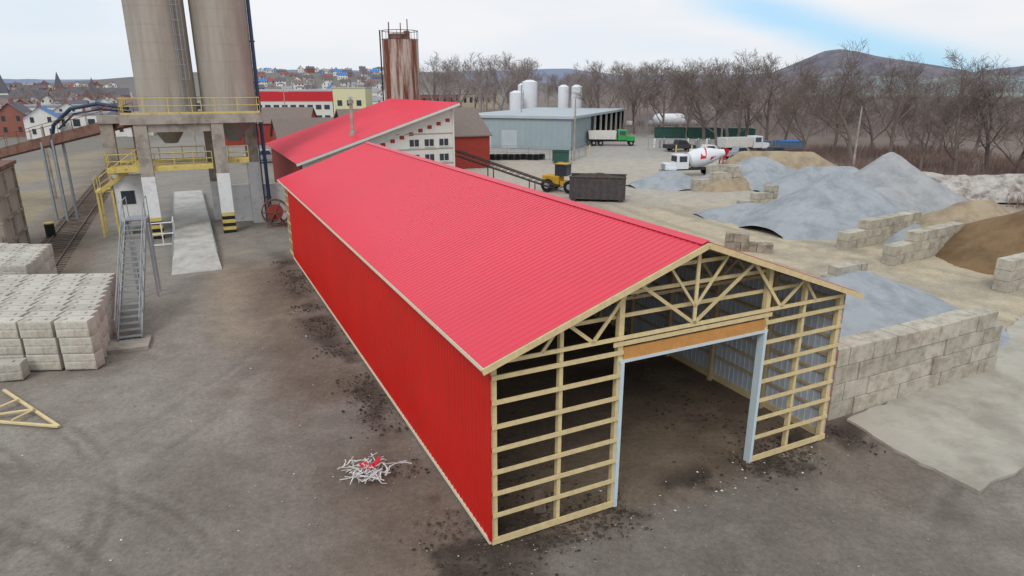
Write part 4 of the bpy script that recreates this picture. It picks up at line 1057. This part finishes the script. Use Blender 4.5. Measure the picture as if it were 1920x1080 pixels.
def ptree(x,y,htot,near=True):
    pr=rs.choice(TN if near else TF);s=htot/pr[2]
    if near: r=empty('bare_tree','tall leafless tree with bare brown branches','tree',(x,y,float(ground_h(x,y))),rs.uniform(0,6.28),'bare trees at the edge of the yard')
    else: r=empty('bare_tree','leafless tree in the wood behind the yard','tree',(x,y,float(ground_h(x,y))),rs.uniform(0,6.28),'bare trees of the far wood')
    w_=s*rs.uniform(.9,1.25)
    r.scale=(w_,w_,s)
    for nm,mm in zip(('trunk','crown'),pr[:2]):
        ob=bpy.data.objects.new(nm,mm);COL.objects.link(ob);ob.parent=r
rs=random.Random(21)
def TU(u,y,top,near=True):
    x=(u-960)/1231.6*(y*.956+3)
    yp=(top-540)/1231.6;m_=(-.2937-.9559*yp)/(.9559-.2937*yp);h=10.756+m_*y-float(ground_h(x,y))
    ptree(x,y,max(4,h),near)
for u,y,t in((1600,93,72),(1665,96,95),(1790,80,88),(1850,84,115),(1700,104,120),(1560,108,130),(1905,78,130),(1440,116,98),(1380,122,90),(1345,126,104),(1400,130,96),(1960,76,110),(1820,100,120),(1290,150,112),(1240,152,110),(1190,158,114),(1130,165,114),(1470,122,112),(1320,140,104),(1510,100,140),(1635,112,130),(1765,108,125),(1725,84,165)):
    TU(u,y,t)
for i in range(95):
    u=rs.uniform(1090,1980);y=rs.uniform(125,230) if u>1330 else rs.uniform(190,280)
    TU(u,y,rs.uniform(106,138) if u<1470 else rs.uniform(150,182),near=False)
for i in range(24):
    u=rs.uniform(795,1000) ;y=rs.uniform(215,300);TU(u,y,rs.uniform(94,125),near=False)
for i in range(20):
    u=rs.uniform(990,1110);y=rs.uniform(330,450);TU(u,y,rs.uniform(132,148),near=False)
for i in range(36):
    u=rs.uniform(0,240);y=rs.uniform(220,600);TU(u,y,rs.uniform(155,172),near=False)
for i in range(24):
    u=rs.uniform(500,730);y=rs.uniform(420,800);TU(u,y,rs.uniform(128,145),near=False)

def brush(name,pts,h,k,seed,n=14):
    rs=random.Random(seed);mb=MB()
    for x,y in pts:
        for i in range(n):
            a=rs.uniform(0,6.28);l=rs.uniform(.4,1)*h;tl=rs.uniform(0,.6)
            bx_,by_=x+rs.gauss(0,.5),y+rs.gauss(0,.5);w_=rs.uniform(.015,.035)
            dx,dy=math.cos(a)*tl*l,math.sin(a)*tl*l
            c_,s_=math.cos(a+1.57)*w_,math.sin(a+1.57)*w_
            mb.add([(bx_-c_,by_-s_,0),(bx_+c_,by_+s_,0),(bx_+dx+c_*.3,by_+dy+s_*.3,l),],[(0,1,2)])
            mb.add([(bx_+dx*.5,by_+dy*.5,l*.5),(bx_+dx*.5+c_,by_+dy*.5+s_,l*.5),(bx_+dx*.5-dy*.6+rs.gauss(0,.2),by_+dy*.5+dx*.6+rs.gauss(0,.2),l*.9)],[(0,1,2)])
    return mb.obj(name,k,kind='stuff')
pts=[(rs.uniform(36,75),rs.uniform(84,118)) for i in range(800)]
pts+=[(x,y) for x,y in((rs.uniform(43,75),rs.uniform(55,84)) for i in range(800)) if x-43>(84-y)*.15]
brush('brush_undergrowth',pts,1.7,'brush',3)
pts=[(rs.uniform(20,150),rs.uniform(150,240)) for i in range(1300)]+[(rs.uniform(-40,25),rs.uniform(200,240)) for i in range(300)]
brush('brush_undergrowth',pts,4.5,'barkfar',4,12)
pts=[(p.x,p.y) for p in (barn(-37+rs.gauss(0,1.6),rs.uniform(30,120)) for i in range(700))]
brush('brush_undergrowth',pts,1.3,'brush',5,10)

br=empty('truss_bridge','long pale green steel truss bridge behind trees','bridge',(76,185,0),-.12)
n=22;Lb=62
zt=lambda i:11.6+1.6*abs(math.sin(math.pi*i/11))
for y in(-4,4):
    mb=MB()
    for i in range(n):
        x0,x1=Lb*i/n,Lb*(i+1)/n
        mb.beam((x0,y,8.9),(x1,y,8.9),.4,.45);mb.beam((x0,y,zt(i)),(x1,y,zt(i+1)),.3,.3);mb.beam((x0,y,8.9),(x0,y,zt(i)),.2,.2)
        mb.beam((x0,y,8.9) if i%2 else (x0,y,zt(i)),(x1,y,zt(i+1)) if i%2 else (x1,y,8.9),.16,.16)
    mb.obj('truss','bridge',br)
mb=MB();mb.box(0,Lb,-4.5,4.5,8.2,8.6);mb.obj('deck','bridge',br)
for x in(0,Lb/2,Lb): mb=MB();mb.box(x-1,x+1,-4,4,0,8.2);mb.obj('pier','concrete',br)

# ---------------------------------------------------------------- world
wd=bpy.data.worlds.new('World');scene.world=wd;wd.use_nodes=True
nt=wd.node_tree;N=nt.nodes;L=nt.links
bg=N['Background'];bg.inputs['Strength'].default_value=.12
sky=N.new('ShaderNodeTexSky');sky.sky_type='NISHITA';sky.sun_disc=False
SUNEL=R(46);SUNAZ=R(200)
sky.sun_elevation=SUNEL;sky.sun_rotation=SUNAZ;sky.altitude=200;sky.dust_density=1.0
tc=N.new('ShaderNodeTexCoord')
mp=N.new('ShaderNodeMapping');mp.inputs['Scale'].default_value=(1,1,4.5);mp.inputs['Rotation'].default_value=(0,R(9),0);L.new(tc.outputs['Generated'],mp.inputs[0])
nz=N.new('ShaderNodeTexNoise');nz.inputs['Scale'].default_value=1.8;nz.inputs['Detail'].default_value=5;nz.inputs['Roughness'].default_value=.45;L.new(mp.outputs[0],nz.inputs['Vector'])
def MRw(src,a,b,c,d):
    n=N.new('ShaderNodeMapRange');n.interpolation_type='SMOOTHSTEP'
    for k,v in zip(('From Min','From Max','To Min','To Max'),(a,b,c,d)): n.inputs[k].default_value=v
    L.new(src,n.inputs['Value']);return n.outputs[0]
def MT(op,a,b=None):
    n=N.new('ShaderNodeMath');n.operation=op
    for i,x in enumerate((a,b)):
        if x is None: continue
        if isinstance(x,(int,float)): n.inputs[i].default_value=x
        else: L.new(x,n.inputs[i])
    return n.outputs[0]
dt=N.new('ShaderNodeVectorMath');dt.operation='DOT_PRODUCT';L.new(tc.outputs['Generated'],dt.inputs[0]);dt.inputs[1].default_value=(-.197,.158,-.968)
sx=N.new('ShaderNodeSeparateXYZ');L.new(tc.outputs['Generated'],sx.inputs[0])
dd=MT('ABSOLUTE',MT('ADD',dt.outputs['Value'],MRw(nz.outputs['Fac'],.3,.7,-.012,.012)))
gap=MT('MULTIPLY',MRw(dd,.002,.032,1,0),MRw(sx.outputs['X'],.18,.34,0,1))
lf=MT('MULTIPLY',MRw(sx.outputs['X'],-.3,-.6,0,.35),MRw(sx.outputs['Z'],.0,.2,.3,1))
haze=MRw(nz.outputs['Fac'],.36,.60,.13,.0)
blue=MT('MINIMUM',MT('ADD',MT('ADD',MT('MULTIPLY',gap,.85),lf),haze),1.0)
cc=N.new('ShaderNodeMix');cc.data_type='RGBA';L.new(MRw(nz.outputs['Fac'],.35,.7,0,1),cc.inputs['Factor'])
cc.inputs['A'].default_value=(6.8,7.1,7.5,1);cc.inputs['B'].default_value=(7.6,7.65,7.85,1)
sb=N.new('ShaderNodeVectorMath');sb.operation='MULTIPLY';L.new(sky.outputs[0],sb.inputs[0]);sb.inputs[1].default_value=(1.0,1.15,1.35)
bl=N.new('ShaderNodeMix');bl.data_type='RGBA';bl.inputs['Factor'].default_value=.75;L.new(sb.outputs[0],bl.inputs['A']);bl.inputs['B'].default_value=(3.1,5.7,7.9,1)
mx=N.new('ShaderNodeMix');mx.data_type='RGBA';L.new(blue,mx.inputs['Factor']);L.new(cc.outputs['Result'],mx.inputs['A']);L.new(bl.outputs['Result'],mx.inputs['B'])
L.new(mx.outputs['Result'],bg.inputs['Color'])
sl=bpy.data.lights.new('sun','SUN');sl.energy=1.5;sl.angle=R(25);sl.color=(1,.965,.91)
so=bpy.data.objects.new('sun',sl);COL.objects.link(so)
az=SUNAZ;dv=Vector((math.sin(az)*math.cos(SUNEL),math.cos(az)*math.cos(SUNEL),math.sin(SUNEL)))
so.rotation_euler=dv.to_track_quat('Z','Y').to_euler()

# ---------------------------------------------------------------- camera
cd=bpy.data.cameras.new('camera');cd.sensor_width=36;cd.lens=1231.6/1920*36;cd.clip_end=6000;cd.clip_start=.1
co=bpy.data.objects.new('camera',cd);COL.objects.link(co);co.location=(0,0,10.756);co.rotation_euler=(math.pi/2-.2981,0,0)
scene.camera=co
scene.view_settings.view_transform='Standard';scene.view_settings.look='None';scene.view_settings.exposure=0
